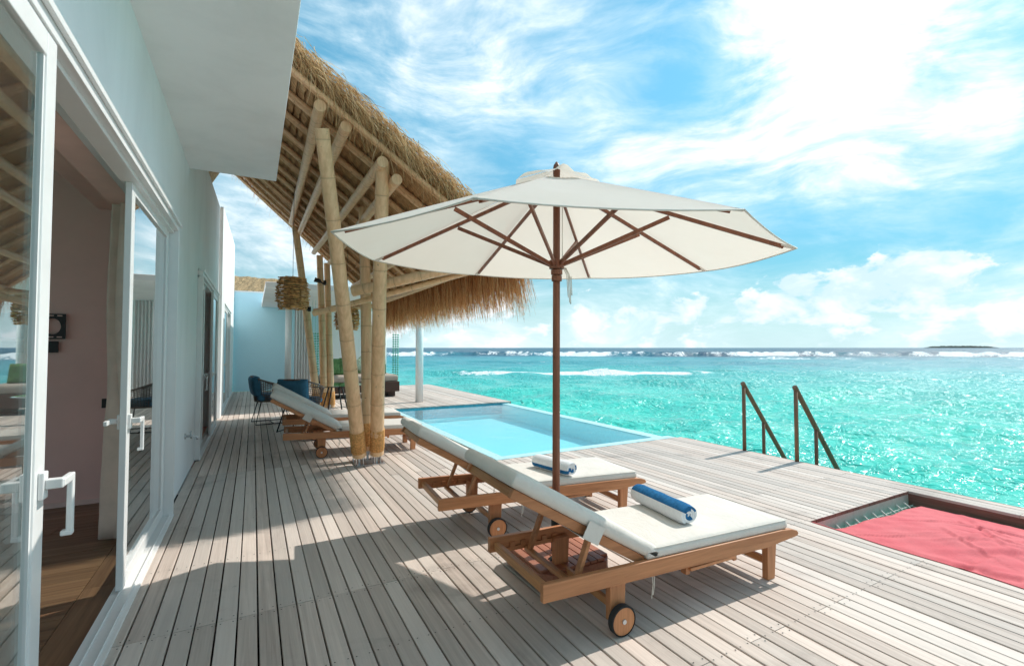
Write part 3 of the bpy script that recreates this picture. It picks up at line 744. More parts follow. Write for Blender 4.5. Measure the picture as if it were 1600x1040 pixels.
# ================================================================== SEA STAIRS
def build_stairs():
    t = empty('sea_stairs', (6.35, 4.09, 0), label='wooden stairs with two sloping handrails leading down into the sea', cat='stairs')
    for y in (4.47, 3.71):
        h = MB(); h.tube([(6.325, y, .0), (6.325, y, .93)], .026, 12); h.build('post', 'rail_wood', t, smooth=True)
        h = MB(); h.tube([(6.30, y, .985), (7.62, y, -.62), (7.95, y, -1.05)], .032, 12); r = h.build('handrail', 'rail_wood', t); bevel(r, .004)
        h = MB(); h.tube([(6.78, y, -.9), (6.78, y, .375)], .024, 12); h.build('post', 'rail_wood', t, smooth=True)
        h = MB(); h.beam((6.385, y, -.12), (8.2, y, -2.3), .04, .18); h.build('stringer', 'frame_wood', t)
    for k in range(9):
        x = 6.47 + k * .2; MB().box(x, x + .2, 3.735, 4.445, -.19 - k * .24, -.16 - k * .24).build('tread', 'deck_wood', t)
build_stairs()

# ================================================================== BAMBOO PAVILION
def bamboo(name, p0, p1, r0, r1, parent, mat='bamboo', step=.36, seed=0, n=12):
    rs = random.Random(seed); p0, p1 = Vector(p0), Vector(p1); d = p1 - p0; ln = d.length; side = d.orthogonal().normalized()
    bend = rs.uniform(-.012, .012) * ln * .5
    pts, rr, aa = [], [], []
    def put(s, k, a):
        t = s / ln; pts.append(p0 + d * t + side * bend * math.sin(math.pi * t)); rr.append((r0 + (r1 - r0) * t) * k); aa.append(a)
    put(0, 1, 0); s = rs.uniform(.08, step)
    while s < ln - .03:
        put(max(.001, s - .03), .998, 0); put(s - .006, 1.02, .1); put(s - .001, .99, .8); put(s + .004, 1.028, .1); put(s + .03, .998, 0)
        s += step * rs.uniform(.85, 1.2)
    put(ln, 1, 0)
    q = [i for i in range(len(pts)) if i == 0 or (pts[i] - p0).length > (pts[i - 1] - p0).length]
    m = MB(); m.tube([pts[i] for i in q], [rr[i] for i in q], n, a=[aa[i] for i in q])
    o = m.build(name, mat, parent, attr='node', smooth=True)
    md = o.modifiers.new('e', 'EDGE_SPLIT'); md.split_angle = R(60)
    return o
YN, YF, XR, XE = 4.85, 11.7, -.55, 2.72
def under(x, y):
    t = (y - YN) / (YF - YN); zn = 4.13 - .66 * (x - .31); zf = 3.95 - .89 * (x - 1.05)
    return zn + (zf - zn) * t
def blades(n, start, direc, lmin, lmax, wid, seed, droop=.5, curl=.12):
    """loose straw stems: narrow tapered strips of three segments"""
    rs = random.Random(seed); V, F, A = [], [], []
    for _ in range(n):
        p = Vector(start(rs)); d = Vector(direc(rs)).normalized(); ln = lmin + (lmax - lmin) * rs.random() ** 1.3; w = wid * rs.uniform(.6, 1.4); c = rs.random()
        side = Vector((rs.gauss(0, 1), rs.gauss(0, 1), rs.gauss(0, .4))).cross(d).normalized(); b = len(V); pos = p.copy(); seg = 3
        for k in range(seg + 1):
            t = k / seg; ww = w * (1 - .75 * t)
            V += [pos - side * ww / 2, pos + side * ww / 2]; A += [c, c]
            d = (d + Vector((rs.gauss(0, curl), rs.gauss(0, curl), -droop / seg))).normalized(); pos = pos + d * ln / seg
        for k in range(seg): F.append((b + 2 * k, b + 2 * k + 1, b + 2 * k + 3, b + 2 * k + 2))
    m = MB(); m.v = [tuple(v) for v in V]; m.f = F; m.a = A; m.mi = [0] * len(F); return m
def build_pavilion():
    P = empty('bamboo_pavilion', (1.35, 6.4, 0), label='open bamboo pavilion with steep thatched roof and leaning posts', cat='pavilion')
    # posts
    for i, (a, b, r0, r1) in enumerate([((1.21, 6.27, .13), (.56, 4.93, 3.66), .088, .070), ((1.43, 6.27, .13), (1.19, 5.06, 3.50), .088, .072), ((1.36, 6.50, .13), (1.33, 6.78, 3.46), .080, .068),
                                       ((1.30, 11.55, .13), (.74, 10.9, 4.05), .085, .068), ((1.45, 11.6, .13), (1.26, 11.2, 3.55), .080, .066), ((1.60, 11.6, .13), (1.44, 11.4, 3.42), .080, .066)]):
        p = bamboo('post', a, b, r0, r1, P, seed=20 + i, step=.40, n=16)
        d = (Vector(b) - Vector(a)).normalized(); a_ = Vector(a); w = MB(); pts = []
        for k in range(31 * 8):
            s = .06 + .30 * k / (31 * 8); th = k * 2 * math.pi / 8; o1 = d.orthogonal().normalized(); o2 = d.cross(o1)
            pts.append(a_ + d * s + (o1 * math.cos(th) + o2 * math.sin(th)) * (r0 * (1 - .1 * s) + .004))
        w.tube(pts, .0062, 5); w.tube([a_ + d * .06, a_ + d * .36], r0 + .002, 16); w.build('rope_lashing', 'jute', p, smooth=True)
    for x, y in ((1.32, 6.34), (1.45, 11.58)):
        s = MB(); s.box(x - .16, x + .20, y - .15, y + .22, .003, .013)
        for dx, dy in ((-.11, -.07), (.11, -.07), (.04, .16)):
            s.box(x + dx - .045, x + dx - .037, y + dy - .04, y + dy + .04, .013, .15); s.box(x + dx + .037, x + dx + .045, y + dy - .04, y + dy + .04, .013, .15)
            s.tube([(x + dx, y + dy, .012), (x + dx, y + dy, .20)], .016, 8)
        for dx, dy in ((-.14, -.13), (.18, -.13), (.18, .2), (-.14, .2)): s.tube([(x + dx, y + dy, .012), (x + dx, y + dy, .035)], .010, 6)
        s.build('steel_foot', 'steel', P)
    # purlins along the deck direction
    for i, (a, b) in enumerate([((.54, 4.9, 3.87), (.67, 11.05, 4.16)), ((.79, 4.92, 3.73), (.83, 11.05, 3.95)), ((1.15, 4.9, 3.43), (1.13, 11.1, 3.58)), ((1.315, 4.95, 3.29), (1.46, 11.1, 3.38)),
                               ((2.0, 5.0, 2.88), (2.02, 11.4, 2.93)), ((2.52, 4.95, 2.56), (2.52, 11.5, 2.52))]):
        bamboo('purlin', a, b, .058, .050, P, seed=40 + i, n=14)
    # outriggers from the posts to the eave
    for i, (a, b, r) in enumerate([((1.06, 6.02, 2.19), (2.72, 5.02, 2.62), .064), ((.66, 6.42, 1.93), (2.55, 5.3, 2.50), .036), ((1.15, 11.25, 2.3), (2.7, 11.2, 2.50), .06)]):
        bamboo('outrigger', a, b, r, r * .92, P, seed=50 + i, n=14)
    # rafters down the slope
    y = YN + .03; k = 0
    while y < YF:
        for off in (0., .064):
            yy = y + off; x0, x1 = XR, XE - .04
            bamboo('rafter', (x0, yy, under(x0, yy)), (x1, yy, under(x1, yy)), .029, .025, P, 'bamboo_dark' if k % 3 else 'bamboo', seed=60 + k, n=8, step=.42); k += 1
        y += .56
    for i, x in enumerate((-.3, .2, 1.9, 2.3)):
        bamboo('batten', (x, YN, under(x, YN) + .055), (x, YF, under(x, YF) + .055), .016, .015, P, 'bamboo_dark', seed=130 + i, n=6)
    bamboo('ridge_pole', (XR, YN - .02, under(XR, YN) + .02), (XR, YF + .02, under(XR, YF) + .02), .06, .055, P, seed=140)
    # underside: courses of thatch lapped like shingles
    m = MB(); nx, ny = 44, 90; step = (XE - XR) / nx; rs = random.Random(3)
    for i in range(nx):
        xa = XR + i * step; vs = []
        for j in range(ny + 1):
            y = YN + (YF - YN) * j / ny; jit = rs.uniform(-.010, .010); lift = .048
            vs += [(xa, y, under(xa, y) + lift + .042), (xa + step * 1.15 + jit, y, under(xa + step * 1.15, y) + lift + rs.uniform(-.006, .006))]
        m.add(vs, [(2 * j, 2 * j + 1, 2 * j + 3, 2 * j + 2) for j in range(ny)])
    o = m.build('thatch_lining', 'thatch_mat', P, fix=False); o['kind'] = 'stuff'
    # body of the thatch above
    nx, ny = 30, 60; rs = random.Random(9); vs = []
    def topz(x, y, e=1.): return under(x, y) + .10 + .20 * e
    prof = [(XR - .33, -1)] + [(XR + (XE - XR) * i / nx, i / nx) for i in range(nx + 1)]
    for j in range(ny + 1):
        y = YN - .06 + (YF - YN + .12) * j / ny; e = min(1, min(j, ny - j) / 3. + .35)
        for x, t in prof:
            if t < 0: z = topz(XR, y) - .57
            else: z = topz(x, y, e * min(1, (1.02 - t) * 9 + .25))
            vs.append((x + rs.uniform(-.01, .01), y, z + rs.uniform(-.022, .022)))
    k = len(prof); fs = [(j * k + i, j * k + i + 1, (j + 1) * k + i + 1, (j + 1) * k + i) for j in range(ny) for i in range(k - 1)]
    b0 = len(vs)
    for j in range(ny + 1):
        y = YN - .03 + (YF - YN + .06) * j / ny
        for x, t in prof: vs.append((x, y, (under(XR, y) - .52) if t < 0 else under(x, y) + .09))
    fs += [tuple(b0 + q for q in reversed(f)) for f in fs]
    for j in range(ny): fs += [(j * k, (j + 1) * k, b0 + (j + 1) * k, b0 + j * k), (j * k + k - 1, b0 + j * k + k - 1, b0 + (j + 1) * k + k - 1, (j + 1) * k + k - 1)]
    for i in range(k - 1): fs += [(i, b0 + i, b0 + i + 1, i + 1), (ny * k + i, ny * k + i + 1, b0 + ny * k + i + 1, b0 + ny * k + i)]
    m = MB(); m.add(vs, fs); o = m.build('thatch', 'straw_ridge', P, fix=False); o['kind'] = 'stuff'
    # loose straw along the near and far rakes, the eave, the ridge and the top
    XS = XE - XR
    def st(rs): x = XR + XS * rs.random() ** 1.; return (x, YN - .02 + rs.gauss(0, .05), under(x, YN) + .08 + .22 * rs.random())
    m1 = blades(4200, st, lambda r: (r.gauss(.55, .35), -abs(r.gauss(.30, .25)), -.40), .06, .28, .0075, 1, .8, .10)
    m1b = blades(800, st, lambda r: (r.gauss(.25, .3), -abs(r.gauss(.25, .2)), -.5), .20, .62, .006, 11, 1.3, .12)
    def st2(rs): x = XR + XS * rs.random(); return (x, YF + .02 + rs.gauss(0, .05), under(x, YF) + .08 + .22 * rs.random())
    m2 = blades(1500, st2, lambda r: (r.gauss(.35, .35), abs(r.gauss(.35, .3)), -.3), .10, .34, .009, 2, .9, .10)
    def st3(rs): y = YN - .05 + (YF - YN + .1) * rs.random(); x = XE - .05 + rs.gauss(0, .06); return (x, y, under(x, y) + .05 + .14 * rs.random())
    m3 = blades(12500, st3, lambda r: (abs(r.gauss(.28, .2)), r.gauss(0, .10), -.8), .30, .80, .0085, 3, .9, .05)
    def st4(rs):
        x = XR + XS * rs.random(); y = YN + (YF - YN) * rs.random(); return (x, y, topz(x, y) - .02)
    m4 = blades(5000, st4, lambda r: (1, r.gauss(0, .2), -.45 + r.gauss(.1, .12)), .15, .4, .010, 4, .2, .08)
    def st5(rs): y = YN + (YF - YN) * rs.random(); return (XR - .30, y, under(XR, y) - .3)
    m5 = blades(1200, st5, lambda r: (-.4, r.gauss(0, .2), -.8), .2, .45, .010, 5, .6, .08)
    for nm, mm, mt in (('rake_fringe', m1, 'straw_pale'), ('rake_strands', m1b, 'straw_pale'), ('rake_fringe', m2, 'straw'), ('eave_fringe', m3, 'straw'), ('top_straw', m4, 'straw_pale'), ('back_fringe', m5, 'straw')):
        o = mm.build(nm, mt, P, attr='rnd', fix=False); o['kind'] = 'stuff'
    # spotlights clamped to the posts
    for i, (c, lab) in enumerate((((1.20, 9.9, 2.42), 'black clamp spotlight on the far bamboo post, above the table'), ((.955, 11.12, 2.30), 'black clamp spotlight beside the left stick lantern'))):
        pass
    return P
build_pavilion()
def spotlight(c, lab):
    e = empty('spotlight', c, label=lab, cat='spotlight', group='clamp spotlights'); c = Vector(c)
    m = MB(); m.tube([c + Vector((-.12, -.02, .03)), c + Vector((-.09, -.02, .02)), c + Vector((0, 0, 0))], [.055, .05, .04], 12); m.build('lamp_head', 'black', e, smooth=True)
    m = MB(); m.tube([c, c + Vector((.05, .03, -.04)), c + Vector((.11, .05, -.03))], .022, 8); m.build('arm', 'black', e, smooth=True)
    m = MB(); m.tube([c + Vector((.10, .05, -.07)), c + Vector((.10, .05, .03))], .035, 10); m.build('clamp', 'black', e, smooth=True)
spotlight((1.28, 11.2, 2.97), 'black clamp spotlight on the bamboo posts right of the hanging lantern')
spotlight((.96, 11.08, 2.36), 'black clamp spotlight low on the leaning bamboo post behind the large lantern')

def lantern(c, r, h, top_z, lab, seed):
    e = empty('stick_lantern', c, label=lab, cat='lantern', group='hanging stick lanterns'); rs = random.Random(seed); c = Vector(c)
    m = MB(); rows = 17
    for i in range(rows):
        z = h * (i + .5) / rows; k = .80 + .26 * math.sin(math.pi * (z / h) ** .9)
        for j in range(11):
            a = 2 * math.pi * (j + rs.uniform(-.2, .2)) / 11; rr = r * k * rs.uniform(.93, 1.05); ln = r * rs.uniform(.42, .66)
            p = c + Vector((rr * math.cos(a), rr * math.sin(a), z + rs.uniform(-.008, .008))); d = Vector((-math.sin(a), math.cos(a), rs.gauss(0, .06)))
            m.tube([p - d * ln, p + d * ln], rs.uniform(.006, .010), 5)
    o = m.build('sticks', 'stick', e); o['kind'] = 'stuff'
    m = MB(); m.tube([c + Vector((0, 0, h - .01)), Vector((c.x, c.y, top_z))], .004, 5); m.build('cord', 'black', e)
    m = MB(); m.tube([c + Vector((0, 0, .05)), c + Vector((0, 0, h - .02))], [r * .62] * 2, 14); m.build('shade', 'straw_ridge', e, smooth=True)
lantern((.56, 8.6, 2.13), .215, .54, under(.56, 8.6) - .02, 'large stick lantern hanging left of the bamboo posts', 1)
lantern((1.545, 9.3, 1.83), .19, .42, under(1.62, 9.3) - .02, 'smaller stick lantern hanging between the bamboo post clusters', 2)

# ================================================================== LOUNGERS
def build_lounger():
    t = empty('sun_lounger', (0, 0, 0))
    Wd = .66; ang = R(30.5); px, pz = .70, .335
    def rz(x): return .362 - .026 * x              # rail top
    prof = [(0, rz(0) - .088), (0, rz(0))] + [(x, rz(x)) for x in (.5, 1.0, 1.5, 1.80)] + [(1.90, rz(1.9) - .008), (1.955, rz(1.95) - .025), (1.97, rz(1.97) - .042), (1.955, rz(1.95) - .058), (1.90, rz(1.9) - .064), (1.78, rz(1.78) - .075), (1.68, rz(1.68) - .088)]
    for y0 in (0., Wd - .032):
        m = MB(); m.prism(prof, 'y', y0, y0 + .032); bevel(m.build('side_rail', 'teak', t), .004)
        n = MB()
        yy = y0 + (.033 if y0 == 0 else -.013)
        for k in range(5): n.box(.13 + k * .075, .165 + k * .075, yy, yy + .012, .292, .318)
        n.box(.10, .50, yy, yy + .012, .268, .292); n.build('notch_rail', 'teak', t)
    m = MB(); m.box(.025, .06, .034, Wd - .034, .288, .335); bevel(m.build('head_bar', 'teak_cross', t), .004)
    m = MB(); m.box(1.87, 1.905, .034, Wd - .034, .255, .30); bevel(m.build('foot_bar', 'teak_cross', t), .004)
    for y0 in (.036, Wd - .036 - .042):
        m = MB(); m.prism([(1.70, 0), (1.77, 0), (1.79, rz(1.75) - .09), (1.70, rz(1.72) - .082)], 'y', y0, y0 + .042)
        bevel(m.build('leg', 'teak_up', t), .004)
        m = MB(); m.prism([(.43, .06), (.525, .06), (.535, .30), (.43, .30)], 'y', y0, y0 + .042); bevel(m.build('leg', 'teak_up', t), .004)
    m = MB(); m.box(1.72, 1.745, .079, Wd - .079, .09, .135); bevel(m.build('stretcher', 'teak_cross', t), .003)
    m = MB(); m.box(.465, .49, .079, Wd - .079, .10, .14); bevel(m.build('stretcher', 'teak_cross', t), .003)
    for y0, s in ((.006, 1), (Wd - .006, -1)):
        w = MB(); w.tube([(.478, y0 - s * .020, .078), (.478, y0 + s * .014, .078)], .0712, 36); wh = w.build('wheel', 'teak_up', t); bevel(wh, .003)
        r = MB(); a = []
        for k in range(40): th = 2 * math.pi * k / 40; a.append((.478 + .074 * math.cos(th), y0 - s * .003, .078 + .074 * math.sin(th)))
        vs = []
        for th_, (x, y, z) in enumerate(a):
            c_, s_ = math.cos(2 * math.pi * th_ / 40), math.sin(2 * math.pi * th_ / 40)
            for rr, dy in ((.0715, -.0205), (.078, -.016), (.078, .016), (.0715, .0205)): vs.append((.478 + rr * c_, y + dy, .078 + rr * s_))
        r.add(vs, [(4 * k + q, 4 * ((k + 1) % 40) + q, 4 * ((k + 1) % 40) + (q + 1) % 4, 4 * k + (q + 1) % 4) for k in range(40) for q in range(4)])
        r.build('tyre', 'black_rubber', wh, smooth=False)
        h = MB(); h.tube([(.478, y0 - s * .027, .078), (.478, y0 - s * .0195, .078)], .012, 14); h.build('hub', 'wheel_hub', wh)
    # seat slats
    for k in range(8):
        x = .80 + k * .135; m = MB(); m.box(x, x + .085, .033, Wd - .033, rz(x) - .030, rz(x) - .014); bevel(m.build('slat', 'teak_cross', t), .003)
    # back rest: frame hinged at (px, pz), leaning towards the head
    def B(s, h): return (px - s * math.cos(ang) + h * math.sin(ang), pz + s * math.sin(ang) + h * math.cos(ang))
    LB = .97
    def bar(name, s0, s1, h0, h1, y0, y1, mat, par=t):
        m = MB(); m.prism([B(s0, h0), B(s1, h0), B(s1, h1), B(s0, h1)], 'y', y0, y1); return bevel(m.build(name, mat, par), .004)
    for y0 in (.040, Wd - .040 - .030): bar('backrest_rail', -.08, LB, -.048, .0, y0, y0 + .030, 'teak')
    bar('backrest_rail', LB - .05, LB - .012, -.046, -.002, .071, Wd - .071, 'teak_cross')
    for k in range(6): bar('backrest_slat', .08 + k * .14, .165 + k * .14, -.018, -.004, .071, Wd - .071, 'teak_cross')
    # prop
    a0 = B(.40, -.05)
    for y0 in (.090, Wd - .090):
        m = MB(); m.beam((a0[0], y0, a0[1]), (.24, y0, .272), .022, .038, (0, 1, 0)); bevel(m.build('prop_arm', 'teak', t), .003)
    m = MB(); m.box(.222, .256, .05, Wd - .05, .258, .282); bevel(m.build('prop_bar', 'teak_cross', t), .003)
    # sliding tray under the rail
    m = MB(); m.box(.98, 1.36, .002, .30, .222, .240); bevel(m.build('tray', 'teak', t), .003)
    m = MB(); m.box(.96, .99, .02, .06, .20, .243); m.box(1.36, 1.385, .02, .06, .20, .243); m.build('tray_runner', 'teak', t)
    # cushions
    s = pad(1.20, .635, .072, seed=1); tilt = -math.atan(.026)
    s.xform(Matrix.Translation((.665, .012, rz(.665) - .012)) @ Matrix.Rotation(-tilt, 4, 'Y'))
    cs = s.build('seat_cushion', 'cushion', t)
    s = pad(1.03, .635, .074, seed=2)
    s.xform(Matrix.Translation((B(-.02, .003)[0], .012, B(-.02, .003)[1])) @ Matrix(((-math.cos(ang), 0, math.sin(ang), 0), (0, 1, 0, 0), (math.sin(ang), 0, math.cos(ang), 0), (0, 0, 0, 1))))
    cb = s.build('back_cushion', 'cushion', t)
    # strap round the back rest
    m = MB(); y0, y1 = .004, Wd - .004; wv = .11; s0 = .40
    ring = [(y0, -.056), (y1, -.056), (y1, .035), (y0, .035)]
    th = .003
    for (ya, ha), (yb, hb) in ((ring[0], ring[1]), (ring[1], ring[2]), (ring[3], ring[0])):
        vs = []
        for ss in (s0, s0 + wv):
            for dy, dh in ((0, 0),):
                for (yy, hh) in ((ya, ha), (yb, hb)):
                    x, z = B(ss, hh); vs.append((x, yy, z))
        m.add([vs[0], vs[1], vs[3], vs[2]], [(0, 1, 2, 3)])
    o = m.build('strap', 'cushion', cb, fix=False); md = o.modifiers.new('t', 'SOLIDIFY'); md.thickness = .004; md.offset = 0
    for y0 in (.03, Wd - .03):
        m = MB(); x = .70
        m.tube([(x, y0, .37), (x - .004, y0 - .012, .30), (x + .004, y0 - .016, .21), (x - .003, y0 - .012, .13)], .0022, 5); m.tube([(x, y0, .37), (x + .02, y0 - .01, .30), (x + .012, y0 - .018, .20), (x + .006, y0 - .014, .15)], .0022, 5)
        m.build('tie', 'cord', cs)
    for c_, (LL, seed) in ((cs, (1.2, 0)),):
        m = MB(); pts = []
        for (x, y) in ((.67, .017), (1.86, .017), (1.86, .642), (.67, .642)): pts.append((x, y, rz(x) + .052))
        full = []
        for a, b in zip(pts, pts[1:] + pts[:1]):
            for k in range(10): full.append(tuple(a[q] + (b[q] - a[q]) * k / 10 for q in range(3)))
        m.tube(full, .0035, 5, closed=True); m.build('piping', 'piping', c_, smooth=True)
    return t
proto = build_lounger()
GR = 'teak sun loungers on the deck'
specs = [((1.235, 1.945, 0), -2.0, 'teak sun lounger nearest the viewer, its near wheel fully in view'),
         ((1.235, 3.40, 0), -4.0, 'teak sun lounger behind the parasol pole, beside the pool edge'),
         ((.36, 6.96, 0), -4.0, 'teak sun lounger directly behind the roped feet of the bamboo posts'),
         ((.42, 8.32, 0), -3.0, 'teak sun lounger farthest away, in front of the wicker armchairs')]
for i, (loc, rz_, lab) in enumerate(specs):
    o = proto if i == 0 else copy_tree(proto)
    o.location = loc; o.rotation_euler = (0, 0, R(rz_)); tag(o, lab, 'sun lounger', GR)

# ================================================================== TOWELS
def towel(c, ang, ln, r, lab, roll, stripe):
    e = empty('rolled_towel', c, label=lab, cat='towel', group='rolled towels on the loungers'); c = Vector(c)
    ax = Vector((math.sin(ang), math.cos(ang), 0)); sd_ = Vector((ax.y, -ax.x, 0)); up = Vector((0, 0, 1))
    turns = 3.4; n = 150; th = r / (turns + .6)
    def ring(t):
        a = roll - t * turns * 2 * math.pi; rr = r - th * t * turns; return a, rr
    nl = 14; rs = random.Random(int(ln * 1000))
    mw, mb_ = MB(), MB()
    for m in (mw, mb_): m.smooth = True
    def pt(a, rr, l):
        sq = .94; k = rr * (1 + .015 * math.sin(l * 30)) * (1 - .10 * max(0, abs(l / ln) * 2 - .86) / .14)
        return c + ax * l + sd_ * math.cos(a) * k * 1.05 + up * (math.sin(a) * k * sq + r * .93)
    for i in range(n):
        t0, t1 = i / n, (i + 1) / n; a0, r0 = ring(t0); a1, r1 = ring(t1)
        deg = (math.degrees(roll - a0))
        blue = any(s0 <= deg < s1 for s0, s1 in stripe)
        m = mb_ if blue else mw
        shrink = .0 if t0 < .3 else .004 * (i % 7)
        g0 = []
        for rr_off in (0, -th * .86):
            for (a, rr) in ((a0, r0), (a1, r1)):
                g0.append([pt(a, max(.004, rr + rr_off), -ln / 2 + ln * k / nl) for k in range(nl + 1)])
        for q in (0, 2):
            vs = g0[q] + g0[q + 1]; m.add(vs, [(k, k + 1, nl + 2 + k, nl + 1 + k) for k in range(nl)])
        for k in (0, nl): m.add([g0[0][k], g0[1][k], g0[3][k], g0[2][k]], [(0, 1, 2, 3)])
    for nm, m, mt in (('white_terry', mw, 'towel_white'), ('blue_stripe', mb_, 'towel_blue')):
        m.build(nm, mt, e, smooth=True)
towel((2.43, 2.335, .392), R(7), .52, .072, 'rolled blue and white towel on the nearest lounger', R(235), [(75, 205), (440, 520), (640, 800), (1000, 1100)])
towel((2.37, 3.55, .395), R(-12), .44, .070, 'rolled white towel with blue edge behind the parasol pole', R(235), [(14, 48), (190, 245), (380, 440), (640, 800), (960, 1100)])

# ================================================================== PARASOL
def build_parasol():
    cx, cy = 1.82, 2.69; P = empty('parasol', (cx, cy, 0), label='cream octagonal parasol with wooden ribs between two loungers', cat='parasol')
    def tl(z, x, y): return z + .045 * (y - cy)          # slight lean of the canopy
    m = MB(); m.tube([(cx - .01, cy, .06), (cx + .005, cy, 2.62)], [.026, .024], 18); m.build('pole', 'red_wood', P, smooth=True)
    zr, za, Rr = 2.125, 2.68, 1.455; r_v = .24
    def rad(k): return math.pi + k * math.pi / 4 + R(-2)
    def z_at(r): t = r / Rr; return za + (zr - za) * (t ** 1.03)
    m = MB(); m.smooth = True; nr, ns = 16, 12
    for k in range(8):
        a0, a1 = rad(k), rad(k + 1); vs = []
        for i in range(nr + 1):
            r = r_v * .8 + (Rr - r_v * .8) * i / nr
            for j in range(ns + 1):
                u = j / ns; ex = r * ((1 - u) * math.cos(a0) + u * math.cos(a1)); ey = r * ((1 - u) * math.sin(a0) + u * math.sin(a1))
                sag = -.030 * 4 * u * (1 - u) * (r / Rr) * (1 - .35 * i / nr)
                wr = .003 * math.sin(u * 31 + k * 2) * max(0, 1 - r / .8)
                vs.append((cx + ex, cy + ey, tl(z_at(r) + sag + wr + .012, cx + ex, cy + ey)))
        m.add(vs, [(i * (ns + 1) + j, i * (ns + 1) + j + 1, (i + 1) * (ns + 1) + j + 1, (i + 1) * (ns + 1) + j) for i in range(nr) for j in range(ns)])
    bm_obj = m.build('canopy', 'parasol_cloth', P, fix=False)
    hem = MB()
    for k in range(8):
        a0, a1 = rad(k), rad(k + 1); pts = []
        for j in range(9):
            u = j / 8; ex = Rr * ((1 - u) * math.cos(a0) + u * math.cos(a1)); ey = Rr * ((1 - u) * math.sin(a0) + u * math.sin(a1))
            pts.append((cx + ex, cy + ey, tl(zr + .010 - .0195 * 4 * u * (1 - u), cx + ex, cy + ey)))
        hem.tube(pts, .0045, 5)
    hem.build('hem', 'piping', bm_obj, smooth=True)
    # vent cap
    v = MB(); v.smooth = True
    for k in range(8):
        a0, a1 = rad(k), rad(k + 1); vs = []
        for i in range(6):
            r = .015 + .285 * i / 5
            for j in range(9):
                u = j / 8; ex = r * ((1 - u) * math.cos(a0) + u * math.cos(a1)); ey = r * ((1 - u) * math.sin(a0) + u * math.sin(a1))
                vs.append((cx + ex, cy + ey, tl(za + .060 - .40 * r + .034 * math.sin(math.pi * u) ** 2 * (r / .3) ** 2 * (1 + .6 * math.sin(k * 2.4)) + .010 * math.sin(k * 3 + u * 9) * r / .3, cx + ex, cy + ey)))
        v.add(vs, [(i * 9 + j, i * 9 + j + 1, (i + 1) * 9 + j + 1, (i + 1) * 9 + j) for i in range(5) for j in range(8)])
    v.build('vent_cap', 'parasol_cloth', bm_obj, fix=False)
    m = MB(); m.tube([(cx + .005, cy, 2.60), (cx + .005, cy, 2.735), (cx + .005, cy, 2.76), (cx + .005, cy, 2.785)], [.020, .026, .022, .006], 12); m.build('finial', 'red_wood', P, smooth=True)
    m = MB(); m.tube([(cx + .003, cy, 2.00), (cx + .003, cy, 2.035)], .040, 16); m.tube([(cx + .003, cy, 2.04), (cx + .003, cy, 2.10)], .052, 16); m.tube([(cx + .003, cy, 1.955), (cx + .003, cy, 1.995)], .036, 16); bevel(m.build('runner_hub', 'red_wood', P), .004)
    m = MB(); m.tube([(cx + .003, cy, 2.50), (cx + .003, cy, 2.58)], .045, 16); m.build('top_hub', 'red_wood', P)
    for k in range(8):
        a = rad(k); c_, s_ = math.cos(a), math.sin(a)
        def q(r, dz): return (cx + r * c_, cy + r * s_, tl(z_at(r) + dz, cx + r * c_, cy + r * s_))
        m = MB(); m.beam(q(.05, -.028), q(Rr - .07, -.006), .018, .024); rb = bevel(m.build('rib', 'red_wood', P), .002)
        m = MB(); m.beam((cx + .045 * c_, cy + .045 * s_, 2.07), q(.74, -.045), .016, .026); bevel(m.build('strut', 'red_wood', P), .002)
        m = MB(); m.beam(q(Rr - .085, .0), q(Rr - .012, .006), .026, .012); m.build('rib_pocket', 'cushion', rb)
    m = MB()
    for dx, l in ((.0, .20), (.012, .24), (.022, .18)):
        x = cx + .055 + dx; m.tube([(x - .02, cy - .03, 2.05), (x, cy - .045, 2.0), (x + .012, cy - .045, 2.05 - l), (x + .022, cy - .045, 2.04 - l), (x + .018, cy - .04, 1.99)], .003, 5)
    m.tube([(cx + .036, cy - .02, 2.08), (cx + .038, cy - .02, 2.5)], .0028, 5)
    m.build('pull_cord', 'cord', P, smooth=True)
    # slatted wooden base
    b = MB(); x0, x1, y0, y1 = cx - .02, cx + .46, cy - .05, cy + .46
    x0, x1, y0, y1 = cx - .27, cx + .27, cy - .26, cy + .28
    ch = .06
    b.prism([(x0 + ch, y0), (x1 - ch, y0), (x1, y0 + ch), (x1, y1 - ch), (x1 - ch, y1), (x0 + ch, y1), (x0, y1 - ch), (x0, y0 + ch)], 'z', .022, .122)
    bs = bevel(b.build('base', 'base_wood', P), .004)
    for k in range(9):
        xa = x0 + .01 + k * .0585; ins = .055 if k in (0, 8) else .012
        MB().box(xa, xa + .0525, y0 + ins, y1 - ins, .1225, .138, 0, .002).build('slat', 'base_wood', bs)
    f = MB()
    for dx in (-.2, .2):
        for dy in (-.2, .22): f.box(cx + dx - .03, cx + dx + .03, cy + dy - .03, cy + dy + .03, .002, .0225)
    f.build('base_foot', 'black_rubber', bs)
    m = MB(); m.tube([(cx - .01, cy, .135), (cx - .009, cy, .36)], .033, 16); m.build('sleeve', 'black', P, smooth=True)
build_parasol()

